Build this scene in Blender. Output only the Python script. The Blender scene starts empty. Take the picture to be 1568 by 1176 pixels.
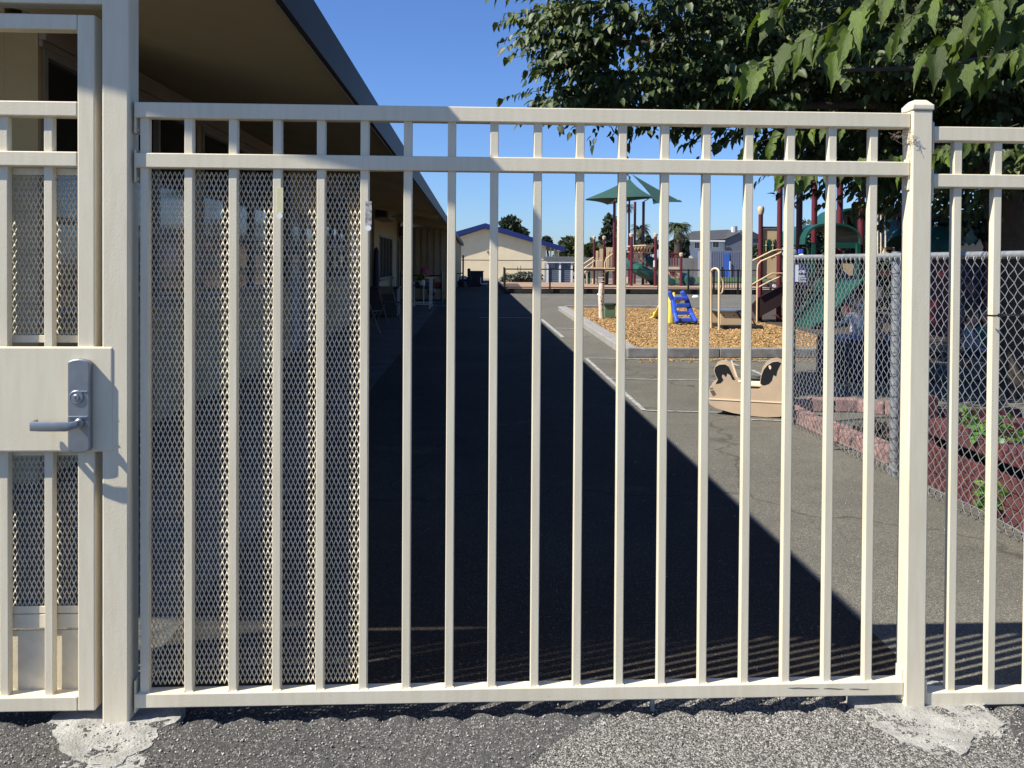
import bpy, math, random
import numpy as np
from mathutils import Vector, Matrix, noise
random.seed(7); rng = np.random.default_rng(7)
scene = bpy.context.scene
C = scene.collection
PI = math.pi
# ------------------------------------------------------------------ camera, world, sun
CH = 1.39; FPX = 1280.0; PPX = 784.0; PPY = 418.3
yaw, pitch, roll = math.radians(2.55), math.radians(-.8), math.radians(.36)
Fv = Vector((math.sin(yaw)*math.cos(pitch), math.cos(yaw)*math.cos(pitch), math.sin(pitch)))
R0 = Vector((math.cos(yaw), -math.sin(yaw), 0)); U0 = R0.cross(Fv)
Rv = R0*math.cos(roll)+U0*math.sin(roll); Uv = -R0*math.sin(roll)+U0*math.cos(roll)
cam_d = bpy.data.cameras.new('camera'); cam = bpy.data.objects.new('camera', cam_d); C.objects.link(cam)
m3 = Matrix((Rv, Uv, -Fv)).transposed(); cam.matrix_world = Matrix.Translation((0, 0, CH)) @ m3.to_4x4()
cam_d.sensor_width = 36; cam_d.lens = 36*FPX/1568
cam_d.shift_y = -(588-PPY)/1568; cam_d.clip_start = .05; cam_d.clip_end = 6000
scene.camera = cam
SUN = Vector((-.87, -.30, 1.0)).normalized()
world = bpy.data.worlds.new("World"); scene.world = world; world.use_nodes = True
nt = world.node_tree; nt.nodes.clear()
wo = nt.nodes.new('ShaderNodeOutputWorld'); bg = nt.nodes.new('ShaderNodeBackground'); sky = nt.nodes.new('ShaderNodeTexSky')
sky.sky_type = 'NISHITA'; sky.sun_disc = False
sky.sun_elevation = math.asin(SUN.z); sky.sun_rotation = math.atan2(SUN.x, SUN.y)
sky.air_density = 1.0; sky.dust_density = .35; sky.ozone_density = 3.0; sky.altitude = 0
bg.inputs[1].default_value = .074
tint = nt.nodes.new('ShaderNodeVectorMath'); tint.operation = 'MULTIPLY'; tint.inputs[1].default_value = (.62, .83, 1.22)   # very clear, deep blue air
nt.links.new(sky.outputs[0], tint.inputs[0]); nt.links.new(tint.outputs[0], bg.inputs[0]); nt.links.new(bg.outputs[0], wo.inputs[0])
sd = bpy.data.lights.new('sun', 'SUN'); sd.energy = 5.0; sd.angle = math.radians(.53); sd.color = (1, .955, .86)
so = bpy.data.objects.new('sun', sd); C.objects.link(so); so.rotation_euler = SUN.to_track_quat('Z', 'Y').to_euler()
scene.view_settings.view_transform = 'Standard'; scene.view_settings.look = 'None'
scene.view_settings.exposure = 0.80; scene.view_settings.gamma = 1; scene.view_settings.use_curve_mapping = False
scene.cycles.max_bounces = 8; scene.cycles.transparent_max_bounces = 16

def at(px, py, Y=None, Z=None, X=None):
    """a measured point of the place: photo pixel plus one known world coordinate"""
    d = Fv+Rv*((px-PPX)/FPX)-Uv*((py-PPY)/FPX)
    t = Y/d.y if Y is not None else ((Z-CH)/d.z if Z is not None else X/d.x)
    return Vector((0, 0, CH))+d*t

# ------------------------------------------------------------------ materials
def mat(name, col, rough=.6, var=.12, scale=4., bump=0., bscale=60., metal=0., col2=None, detail=5., spec=.5, trans=0., island=0., coat=0.):
    m = bpy.data.materials.new(name); m.use_nodes = True; n = m.node_tree.nodes; l = m.node_tree.links
    b = n['Principled BSDF']; b.inputs['Roughness'].default_value = rough; b.inputs['Metallic'].default_value = metal
    b.inputs['Specular IOR Level'].default_value = spec; b.inputs['Coat Weight'].default_value = coat
    tc = n.new('ShaderNodeTexCoord'); nz = n.new('ShaderNodeTexNoise'); nz.inputs['Scale'].default_value = scale
    nz.inputs['Detail'].default_value = detail; nz.inputs['Roughness'].default_value = .6
    l.new(tc.outputs['Object'], nz.inputs['Vector'])
    cr = n.new('ShaderNodeValToRGB'); e = cr.color_ramp.elements; e[0].position = .32; e[1].position = .68
    a = tuple(c*(1-var) for c in col); bb = col2 if col2 else tuple(min(1, c*(1+var)) for c in col)
    e[0].color = (*a, 1); e[1].color = (*bb, 1)
    l.new(nz.outputs['Fac'], cr.inputs['Fac']); out = cr.outputs['Color']
    if name == 'mulberry_leaf_near':
        oi = n.new('ShaderNodeObjectInfo'); hs0 = n.new('ShaderNodeHueSaturation'); mr0 = n.new('ShaderNodeMapRange'); mr0.inputs['To Min'].default_value = .5; mr0.inputs['To Max'].default_value = 1.25
        l.new(oi.outputs['Random'], mr0.inputs['Value']); l.new(mr0.outputs[0], hs0.inputs['Value']); l.new(out, hs0.inputs['Color']); out = hs0.outputs['Color']
    if name == 'cream_paint':
        # fine chips and faint runs in the paint
        mp = n.new('ShaderNodeMapping'); mp.inputs['Scale'].default_value = (1, 1, .12); l.new(tc.outputs['Object'], mp.inputs['Vector'])
        n1 = n.new('ShaderNodeTexNoise'); n1.inputs['Scale'].default_value = 55; n1.inputs['Detail'].default_value = 4; l.new(mp.outputs[0], n1.inputs['Vector'])
        r1 = n.new('ShaderNodeValToRGB'); r1.color_ramp.elements[0].position = .30; r1.color_ramp.elements[1].position = .62; r1.color_ramp.elements[0].color = (.955, .94, .91, 1); r1.color_ramp.elements[1].color = (1.02, 1.02, 1.02, 1); l.new(n1.outputs['Fac'], r1.inputs['Fac'])
        n2 = n.new('ShaderNodeTexNoise'); n2.inputs['Scale'].default_value = 34; n2.inputs['Detail'].default_value = 7; n2.inputs['Roughness'].default_value = .72; l.new(tc.outputs['Object'], n2.inputs['Vector'])
        r2 = n.new('ShaderNodeValToRGB'); r2.color_ramp.elements[0].position = .705; r2.color_ramp.elements[1].position = .74; r2.color_ramp.elements[0].color = (1, 1, 1, 1); r2.color_ramp.elements[1].color = (.42, .33, .25, 1); l.new(n2.outputs['Fac'], r2.inputs['Fac'])
        for rr_ in (r1, r2):
            mm = n.new('ShaderNodeMix'); mm.data_type = 'RGBA'; mm.blend_type = 'MULTIPLY'; mm.inputs[0].default_value = 1; l.new(out, mm.inputs[6]); l.new(rr_.outputs[0], mm.inputs[7]); out = mm.outputs[2]
    if island:
        g = n.new('ShaderNodeNewGeometry'); hs = n.new('ShaderNodeHueSaturation')
        mr = n.new('ShaderNodeMapRange'); mr.inputs['To Min'].default_value = 1-island; mr.inputs['To Max'].default_value = 1+island
        l.new(g.outputs['Random Per Island'], mr.inputs['Value']); l.new(mr.outputs[0], hs.inputs['Value'])
        mr2 = n.new('ShaderNodeMapRange'); mr2.inputs['To Min'].default_value = .515; mr2.inputs['To Max'].default_value = .485
        l.new(g.outputs['Random Per Island'], mr2.inputs['Value']); l.new(mr2.outputs[0], hs.inputs['Hue'])
        l.new(out, hs.inputs['Color']); out = hs.outputs['Color']
    l.new(out, b.inputs['Base Color'])
    if bump:
        nb = n.new('ShaderNodeTexNoise'); nb.inputs['Scale'].default_value = bscale; nb.inputs['Detail'].default_value = 4
        l.new(tc.outputs['Object'], nb.inputs['Vector'])
        bp = n.new('ShaderNodeBump'); bp.inputs['Strength'].default_value = bump; bp.inputs['Distance'].default_value = .01
        l.new(nb.outputs['Fac'], bp.inputs['Height']); l.new(bp.outputs['Normal'], b.inputs['Normal'])
    if trans:
        o = n['Material Output']; tr = n.new('ShaderNodeBsdfTranslucent'); mx = n.new('ShaderNodeMixShader'); mx.inputs[0].default_value = trans
        br = n.new('ShaderNodeVectorMath'); br.operation = 'MULTIPLY'; br.inputs[1].default_value = (1.5, 1.6, .7)
        l.new(out, br.inputs[0]); l.new(br.outputs[0], tr.inputs['Color'])
        l.new(b.outputs[0], mx.inputs[1]); l.new(tr.outputs[0], mx.inputs[2]); l.new(mx.outputs[0], o.inputs['Surface'])
    return m

def asphalt(name, base, agg, patch, cell=260., light=.45, bump=.5, crack=True, stain=(.10, .085, .06)):
    m = bpy.data.materials.new(name); m.use_nodes = True; n = m.node_tree.nodes; l = m.node_tree.links
    b = n['Principled BSDF']; b.inputs['Roughness'].default_value = .92; b.inputs['Specular IOR Level'].default_value = .2
    tc = n.new('ShaderNodeTexCoord'); P = tc.outputs['Object']
    def nz(s, d=4, r=.6):
        q = n.new('ShaderNodeTexNoise'); q.inputs['Scale'].default_value = s; q.inputs['Detail'].default_value = d; q.inputs['Roughness'].default_value = r
        l.new(P, q.inputs['Vector']); return q.outputs['Fac']
    def ramp(f, p0, p1, c0, c1):
        r = n.new('ShaderNodeValToRGB'); r.color_ramp.elements[0].position = p0; r.color_ramp.elements[1].position = p1
        r.color_ramp.elements[0].color = (*c0, 1); r.color_ramp.elements[1].color = (*c1, 1); l.new(f, r.inputs['Fac']); return r.outputs['Color']
    def mixc(t, f, a, c):
        q = n.new('ShaderNodeMix'); q.data_type = 'RGBA'; q.blend_type = t
        if isinstance(f, float): q.inputs[0].default_value = f
        else: l.new(f, q.inputs[0])
        l.new(a, q.inputs[6]); l.new(c, q.inputs[7]); return q.outputs[2]
    v = n.new('ShaderNodeTexVoronoi'); v.inputs['Scale'].default_value = cell; l.new(P, v.inputs['Vector'])
    sp = n.new('ShaderNodeSeparateColor'); l.new(v.outputs['Color'], sp.inputs[0])
    c = ramp(sp.outputs[0], 1-light, 1.0, base, agg)
    big = ramp(nz(.35, 6), .35, .65, (1-patch,)*3, (1+patch,)*3); c = mixc('MULTIPLY', 1.0, c, big)
    med = ramp(nz(3.0, 6, .7), .3, .7, (.86, .86, .86), (1.12, 1.11, 1.08)); c = mixc('MULTIPLY', 1.0, c, med)
    fin = ramp(nz(70, 3, .7), .3, .7, (.8, .8, .8), (1.2, 1.2, 1.2)); c = mixc('MULTIPLY', 1.0, c, fin)
    st = ramp(nz(1.1, 7, .65), .60, .72, (0, 0, 0), (.5, .5, .5)); 
    sc = n.new('ShaderNodeRGB'); sc.outputs[0].default_value = (*stain, 1); c = mixc('MIX', st, c, sc.outputs[0])
    if crack:
        w = n.new('ShaderNodeTexNoise'); w.inputs['Scale'].default_value = 1.3; w.inputs['Detail'].default_value = 4; l.new(P, w.inputs['Vector'])
        ad = n.new('ShaderNodeVectorMath'); ad.operation = 'ADD'; l.new(P, ad.inputs[0]); l.new(w.outputs['Color'], ad.inputs[1])
        vc = n.new('ShaderNodeTexVoronoi'); vc.feature = 'DISTANCE_TO_EDGE'; vc.inputs['Scale'].default_value = .33; l.new(ad.outputs[0], vc.inputs['Vector'])
        cf = ramp(vc.outputs['Distance'], .0, .006, (.45, .45, .45), (1, 1, 1)); c = mixc('MULTIPLY', .8, c, cf)
    l.new(c, b.inputs['Base Color'])
    bp = n.new('ShaderNodeBump'); bp.inputs['Strength'].default_value = bump; bp.inputs['Distance'].default_value = .004
    l.new(v.outputs['Distance'], bp.inputs['Height']); bp.invert = True; l.new(bp.outputs['Normal'], b.inputs['Normal'])
    return m

MT = dict(
    cream=mat('cream_paint', (.69, .615, .455), .45, .05, 2.2, .07, 220, col2=(.705, .635, .48)),
    cream_dirty=mat('cream_paint_dusty', (.66, .59, .44), .6, .12, 14, .1, 200),
    meshpaint=mat('cream_mesh_paint', (.54, .49, .39), .5, .15, 20),
    steel=mat('satin_chrome', (.30, .32, .34), .38, .08, 30, .03, 400, metal=.8),
    galv=mat('galvanised_steel', (.31, .32, .325), .48, .2, 25, .05, 200, metal=.45),
    black=mat('black_metal', (.012, .012, .014), .5, .2),
    hole=mat('keyhole_black', (.004, .004, .004), .9, .1),
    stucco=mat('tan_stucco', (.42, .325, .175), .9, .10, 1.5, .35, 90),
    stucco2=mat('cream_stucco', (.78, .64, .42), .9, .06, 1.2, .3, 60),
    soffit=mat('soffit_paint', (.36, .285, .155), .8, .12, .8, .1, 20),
    trim=mat('grey_tan_trim', (.24, .20, .16), .7, .1, 3),
    fascia=mat('charcoal_fascia', (.022, .024, .032), .55, .15, 3),
    roof=mat('roof_felt', (.10, .10, .10), .9, .2, 5),
    blue_fascia=mat('blue_fascia', (.008, .022, .13), .5, .1, 3),
    glass=mat('dark_window_glass', (.010, .013, .017), .06, .1, spec=.8),
    alu=mat('window_frame_paint', (.22, .21, .19), .6, .1),
    white=mat('white_paint', (.78, .78, .76), .5, .05),
    paper=mat('white_paper', (.75, .76, .78), .8, .05),
    conc=mat('concrete', (.26, .25, .235), .9, .16, 7, .5, 80),
    curb=mat('curb_concrete', (.20, .195, .185), .9, .3, 6, .5, 60),
    footing=mat('pale_footing_concrete', (.30, .29, .26), .92, .30, 13, .6, 110),
    timber=mat('dark_timber', (.02, .018, .017), .85, .4, 5, .3, 30),
    chips=mat('wood_chips', (.17, .095, .035), .9, .3, 28, .9, 55, col2=(.32, .20, .08)),
    chipsfar=mat('pale_wood_chips', (.30, .195, .125), .9, .25, 9, .9, 20),
    chip=mat('wood_chip', (.33, .205, .080), .85, .25, 10, island=.5),
    line=mat('worn_line_paint', (.17, .165, .15), .85, .2, 14, .2, 60, col2=(.46, .455, .44)),
    maroon=mat('maroon_powder_coat', (.105, .014, .022), .42, .1),
    tanp=mat('tan_plastic', (.60, .45, .27), .5, .06),
    tanc=mat('tan_cap', (.50, .40, .27), .6, .06),
    green=mat('green_plastic', (.010, .065, .048), .42, .12),
    sail=mat('green_shade_cloth', (.022, .075, .058), .85, .1, 3, trans=.10),
    deck=mat('dark_deck_coating', (.03, .012, .014), .7, .1),
    bluep=mat('blue_plastic', (.03, .09, .50), .35, .08),
    yellow=mat('yellow_plastic', (.80, .62, .10), .4, .08),
    ply=mat('birch_plywood', (.46, .34, .22), .6, .09, 5, .05, 80),
    plyedge=mat('plywood_edge', (.74, .58, .40), .7, .08),
    ink=mat('black_ink_paint', (.012, .012, .013), .35, .2, 12),
    inkgrey=mat('dark_grey_print', (.10, .08, .07), .6, .3, 60),
    slate=mat('slate_roof', (.045, .048, .052), .9, .15, 2),
    siding=mat('pale_siding', (.58, .59, .58), .8, .05),
    siding2=mat('grey_siding', (.12, .13, .155), .8, .06),
    block=mat('grey_block_wall', (.19, .18, .165), .95, .2, .8, .3, 20),
    bluewall=mat('blue_grey_panel', (.16, .17, .23), .7, .08),
    brightblue=mat('bright_blue_panel', (.04, .12, .48), .6, .1),
    greyblue=mat('blue_grey_shed_panel', (.12, .145, .185), .7, .1),
    pink=mat('pink_painted_concrete', (.27, .155, .135), .85, .4, 16, .4, 80),
    planter=mat('maroon_planter_boards', (.09, .023, .023), .8, .35, 8, .1, 60),
    soil=mat('dark_soil', (.03, .022, .016), .95, .3, 20, .6, 60),
    navy=mat('navy_cloth', (.012, .018, .045), .9, .2, 10),
    bluetop=mat('blue_table_top', (.05, .12, .30), .5, .2, 10),
    skin=mat('skin', (.52, .29, .19), .55, .05),
    skin2=mat('skin_pale', (.60, .36, .26), .55, .05),
    hair=mat('brown_hair', (.10, .05, .025), .6, .3, 40),
    hairb=mat('black_hair', (.015, .011, .01), .5, .3, 40),
    shirtp=mat('patterned_lilac_shirt', (.62, .55, .68), .9, .3, 30, col2=(.88, .88, .88)),
    shirtg=mat('patterned_grey_shirt', (.12, .13, .18), .9, .5, 45, col2=(.55, .56, .62)),
    shirtt=mat('teal_shirt', (.03, .20, .17), .9, .15),
    shirto=mat('orange_shirt', (.60, .24, .08), .9, .25, 40),
    shirtb=mat('dark_blue_shirt', (.03, .05, .12), .9, .2),
    mask=mat('pale_face_mask', (.55, .62, .68), .85, .1), maskr=mat('pink_face_mask', (.42, .12, .14), .85, .1),
    jeans=mat('dark_jeans', (.02, .03, .06), .9, .2), shoe=mat('dark_shoe', (.03, .03, .035), .7, .2),
    eye=mat('eye_dark', (.01, .01, .01), .3, .1),
    bark=mat('bark', (.05, .038, .028), .95, .3, 12, .8, 40),
    leaf=mat('mulberry_leaf', (.048, .070, .016), .52, .25, 6, island=.45, trans=.12, spec=.38),
    leafn=mat('mulberry_leaf_near', (.085, .130, .014), .36, .3, 22, .5, 45, trans=.30, spec=.45),
    vein=mat('leaf_midrib', (.20, .28, .10), .5, .1),
    fol1=mat('far_foliage_olive', (.055, .07, .025), .7, .3, 3, island=.4, trans=.15),
    fol2=mat('far_foliage_dark', (.028, .045, .022), .7, .3, 3, island=.4, trans=.1),
    fol3=mat('dusty_shrub', (.12, .125, .085), .8, .3, 5, island=.35),
    palmg=mat('palm_green', (.05, .07, .03), .6, .3, 3, island=.3), palmd=mat('palm_dry', (.32, .25, .14), .9, .2, 3, island=.2),
    weed=mat('garden_green', (.10, .20, .03), .5, .25, 20, island=.3, trans=.25),
    grass=mat('lawn', (.04, .08, .02), .9, .3, 3),
    red=mat('red_plastic', (.35, .03, .03), .5, .1), pinkc=mat('magenta_cloth', (.45, .05, .16), .9, .3, 20),
    cabinet=mat('dark_blue_grey_cabinet', (.045, .055, .07), .6, .15), door=mat('blue_grey_door', (.17, .20, .25), .6, .08),
    signb=mat('sign_navy', (.02, .04, .16), .5, .1), strawm=mat('dry_straw', (.34, .26, .18), .9, .3, 60),
    label_y=mat('pale_yellow_label', (.62, .58, .34), .6, .1), label_g=mat('scuffed_grey_label', (.20, .19, .17), .5, .5, 90, col2=(.55, .54, .5)),
    bone=mat('birch_white_bark', (.58, .50, .42), .8, .3, 25), sand=mat('sand', (.30, .25, .18), .95, .2, 30, .4, 80),
    orange=mat('orange_plastic', (.60, .30, .09), .5, .2, 30), khaki=mat('khaki_plastic', (.35, .30, .18), .6, .15),
    plank=mat('weathered_plank', (.12, .11, .10), .9, .3, 9, .3, 50), rust=mat('rust', (.20, .07, .03), .9, .4, 60),
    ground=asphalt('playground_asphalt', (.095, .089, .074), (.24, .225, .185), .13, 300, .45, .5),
    eave_shade=asphalt('shade_darkened_asphalt', (.031, .024, .018), (.10, .09, .075), .3, 260, .16, .5, True),  # playground asphalt darkened in colour to deepen the eave shadow
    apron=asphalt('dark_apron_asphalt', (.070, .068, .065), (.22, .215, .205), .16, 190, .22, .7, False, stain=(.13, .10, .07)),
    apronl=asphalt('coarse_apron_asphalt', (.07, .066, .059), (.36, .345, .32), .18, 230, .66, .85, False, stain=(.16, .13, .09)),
)

# ------------------------------------------------------------------ mesh helpers
class MB:
    def __init__(s): s.v = []; s.f = []; s.mi = []; s.cur = 0
    def add(s, vs, fs):
        o = len(s.v); s.v += [tuple(p) for p in vs]; s.f += [tuple(i+o for i in f) for f in fs]; s.mi += [s.cur]*len(fs); return s
    def box(s, x0, x1, y0, y1, z0, z1):
        x0, x1 = sorted((x0, x1)); y0, y1 = sorted((y0, y1)); z0, z1 = sorted((z0, z1))
        v = [(x, y, z) for z in (z0, z1) for y in (y0, y1) for x in (x0, x1)]
        return s.add(v, [(0, 2, 3, 1), (4, 5, 7, 6), (0, 1, 5, 4), (2, 6, 7, 3), (0, 4, 6, 2), (1, 3, 7, 5)])
    def beam(s, a, b, w, h, up=(0, 0, 1)):
        a = Vector(a); b = Vector(b); d = (b-a).normalized(); u = Vector(up)
        if abs(d.dot(u)) > .98: u = Vector((0, 1, 0))
        r = d.cross(u).normalized()*w/2; u = r.cross(d).normalized()*h/2
        v = [p+q for p in (a, b) for q in (-r-u, r-u, r+u, -r+u)]
        return s.add(v, [(0, 3, 2, 1), (4, 5, 6, 7), (0, 1, 5, 4), (1, 2, 6, 5), (2, 3, 7, 6), (3, 0, 4, 7)])
    def tube(s, pts, r, n=8, cap=True, closed=False):
        pts = [Vector(p) for p in pts]; N = len(pts); rr = r if isinstance(r, (list, tuple)) else [r]*N
        o = len(s.v); prev = None
        for i, p in enumerate(pts):
            a = pts[i-1] if (i or closed) else p; b = pts[(i+1) % N] if (i < N-1 or closed) else p
            d = (b-a).normalized() if (b-a).length > 1e-9 else Vector((0, 0, 1))
            if prev is None: u = d.orthogonal().normalized()
            else:
                u = prev-d*prev.dot(d); u = u.normalized() if u.length > 1e-6 else d.orthogonal().normalized()
            prev = u; w = d.cross(u)
            for k in range(n):
                t = 2*PI*k/n; s.v.append(tuple(p+(u*math.cos(t)+w*math.sin(t))*rr[i]))
        for i in range(N if closed else N-1):
            j = (i+1) % N
            for k in range(n):
                q = (k+1) % n; s.f.append((o+i*n+k, o+i*n+q, o+j*n+q, o+j*n+k)); s.mi.append(s.cur)
        if cap and not closed:
            s.f.append(tuple(o+k for k in range(n-1, -1, -1))); s.f.append(tuple(o+(N-1)*n+k for k in range(n))); s.mi += [s.cur]*2
        return s
    def lathe(s, prof, c=(0, 0, 0), n=16, axis='Z', sx=1, sy=1):
        o = len(s.v); c = Vector(c)
        for r, h in prof:
            for k in range(n):
                t = 2*PI*k/n; p = (r*math.cos(t)*sx, r*math.sin(t)*sy, h)
                if axis == 'Y': p = (p[0], h, p[1])
                if axis == 'X': p = (h, p[0], p[1])
                s.v.append(tuple(c+Vector(p)))
        for i in range(len(prof)-1):
            for k in range(n):
                q = (k+1) % n; s.f.append((o+i*n+k, o+i*n+q, o+(i+1)*n+q, o+(i+1)*n+k)); s.mi.append(s.cur)
        s.f.append(tuple(o+k for k in range(n-1, -1, -1))); s.f.append(tuple(o+(len(prof)-1)*n+k for k in range(n))); s.mi += [s.cur]*2
        return s
    def prism(s, poly, a, b, plane='XZ'):
        n = len(poly)
        def P(u, v, t): return (u, t, v) if plane == 'XZ' else ((t, u, v) if plane == 'YZ' else (u, v, t))
        v = [P(u, w, a) for u, w in poly]+[P(u, w, b) for u, w in poly]
        return s.add(v, [tuple(range(n)), tuple(range(2*n-1, n-1, -1))]+[(i, i+n, (i+1) % n+n, (i+1) % n) for i in range(n)])
    def quad(s, a, b, c, d): return s.add([a, b, c, d], [(0, 1, 2, 3)])
    def build(s, name, m, parent=None, smooth=False, bevel=0., seg=2, loc=None):
        me = bpy.data.meshes.new(name)
        org = Vector(loc) if loc is not None else (Vector(WL(parent)) if parent else Vector((0, 0, 0)))
        me.from_pydata([tuple(Vector(p)-org) for p in s.v], [], s.f)
        for q in (m if isinstance(m, (list, tuple)) else [m]): me.materials.append(MT[q] if isinstance(q, str) else q)
        me.polygons.foreach_set('material_index', s.mi)
        import bmesh
        if len(me.polygons) < 30000:
            bm = bmesh.new(); bm.from_mesh(me); bmesh.ops.recalc_face_normals(bm, faces=bm.faces[:]); bm.to_mesh(me); bm.free()
        if smooth: me.shade_smooth() if hasattr(me, 'shade_smooth') else None
        o = bpy.data.objects.new(name, me); C.objects.link(o)
        if parent: o.parent = parent; o.location = org-Vector(WL(parent))
        else: o.location = org
        if smooth:
            try: me.set_sharp_from_angle(angle=math.radians(38))
            except Exception: pass
        if bevel:
            b = o.modifiers.new('bevel', 'BEVEL'); b.width = bevel; b.segments = seg; b.limit_method = 'ANGLE'; b.angle_limit = math.radians(40)
            b.harden_normals = False
        return o
def WL(o):
    v = Vector((0, 0, 0))
    while o: v += o.location; o = o.parent
    return v
def tag(o, label=None, cat=None, group=None, kind=None):
    if label: o['label'] = label
    if cat: o['category'] = cat
    if group: o['group'] = group
    if kind: o['kind'] = kind
    return o
def thing(name, loc, label, cat, group=None):
    o = bpy.data.objects.new(name, None); C.objects.link(o); o.location = loc; o.empty_display_size = .1
    return tag(o, label, cat, group)
def part(name, m, parent, fn, **k):
    b = MB(); fn(b); return b.build(name, m, parent, **k)
def copy_tree(o, parent=None, loc=None):
    c = o.copy(); C.objects.link(c); c.parent = parent
    if loc is not None: c.location = loc
    for ch in o.children: copy_tree(ch, c)
    return c
def npmesh(name, verts, faces, m, parent=None, smooth=False):
    """verts (N,3) array, faces (M,k) array with constant k"""
    me = bpy.data.meshes.new(name); N, M, k = len(verts), len(faces), faces.shape[1]
    me.vertices.add(N); me.vertices.foreach_set('co', verts.astype(np.float32).ravel())
    me.loops.add(M*k); me.loops.foreach_set('vertex_index', faces.astype(np.int32).ravel())
    me.polygons.add(M); me.polygons.foreach_set('loop_start', np.arange(0, M*k, k, dtype=np.int32)); me.polygons.foreach_set('loop_total', np.full(M, k, dtype=np.int32))
    me.update(calc_edges=True); me.validate(); me.materials.append(MT[m] if isinstance(m, str) else m)
    if smooth: me.polygons.foreach_set('use_smooth', np.ones(M, dtype=bool))
    o = bpy.data.objects.new(name, me); C.objects.link(o)
    if parent: o.parent = parent; me.transform(Matrix.Translation(-WL(parent)))
    return o
def instmesh(base_v, base_f, pos, R, scl):
    """numpy copies of a small shape: pos (N,3), R (N,3,3) columns = local axes, scl (N,) or (N,3)"""
    base_v = np.asarray(base_v, float); base_f = np.asarray(base_f); N = len(pos)
    s = scl[:, None, None] if scl.ndim == 1 else scl[:, None, :]
    v = np.einsum('nij,nkj->nki', R, base_v[None]*s)+pos[:, None, :]
    f = base_f[None]+(np.arange(N)*len(base_v))[:, None, None]
    return v.reshape(-1, 3), f.reshape(-1, base_f.shape[1])
def randrot(N):
    q = rng.normal(size=(N, 4)); q /= np.linalg.norm(q, axis=1)[:, None]; w, x, y, z = q.T
    return np.stack([np.stack([1-2*(y*y+z*z), 2*(x*y-z*w), 2*(x*z+y*w)], -1), np.stack([2*(x*y+z*w), 1-2*(x*x+z*z), 2*(y*z-x*w)], -1), np.stack([2*(x*z-y*w), 2*(y*z+x*w), 1-2*(x*x+y*y)], -1)], 1)
STONE_V = [(1, 0, 0), (-1, 0, 0), (0, 1, 0), (0, -1, 0), (0, 0, .7), (0, 0, -.7)]
STONE_F = [(0, 2, 4), (2, 1, 4), (1, 3, 4), (3, 0, 4), (2, 0, 5), (1, 2, 5), (3, 1, 5), (0, 3, 5)]
BOX_V = [(x, y, z) for z in (-.5, .5) for y in (-.5, .5) for x in (-.5, .5)]
BOX_F = [(0, 2, 3, 1), (4, 5, 7, 6), (0, 1, 5, 4), (2, 6, 7, 3), (0, 4, 6, 2), (1, 3, 7, 5)]

# ================================================================== GROUND
part('ground', 'block', None, lambda b: b.box(-2500, 2500, -300, 4000, -.6, -.03))['kind'] = 'structure'
bpy.data.objects['ground'].data.materials[0] = mat('bare_ground', (.16, .145, .11), .95, .25, .2, .3, 5)
part('playground_asphalt', 'ground', None, lambda b: b.box(-3.2, 45, 2.655, 62, -.028, 0))['kind'] = 'structure'
part('eave_shade_asphalt', 'eave_shade', None, lambda b: b.add([(-1.108, 2.657, .0035), (1.502, 2.657, .0035), (1.502, 12, .0035), (1.495, 36, .0035), (1.49, 60, .0035), (-1.108, 60, .0035), (-1.108, 2.657, -.02), (1.502, 2.657, -.02), (1.502, 12, -.02), (1.495, 36, -.02), (1.49, 60, -.02), (-1.108, 60, -.02)], [(0, 1, 2, 3, 4, 5), (11, 10, 9, 8, 7, 6), (0, 6, 7, 1), (1, 7, 8, 2), (2, 8, 9, 3), (3, 9, 10, 4), (4, 10, 11, 5), (5, 11, 6, 0)]))['kind'] = 'structure'  # strip ending at the eave shadow edge; shade is put into its colour
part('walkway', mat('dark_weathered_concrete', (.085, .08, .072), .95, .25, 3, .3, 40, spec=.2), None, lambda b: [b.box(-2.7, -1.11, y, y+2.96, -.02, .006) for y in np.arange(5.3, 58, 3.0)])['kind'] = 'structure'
MT['conc'].node_tree.nodes['Principled BSDF'].inputs['Roughness'].default_value = .85
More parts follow.
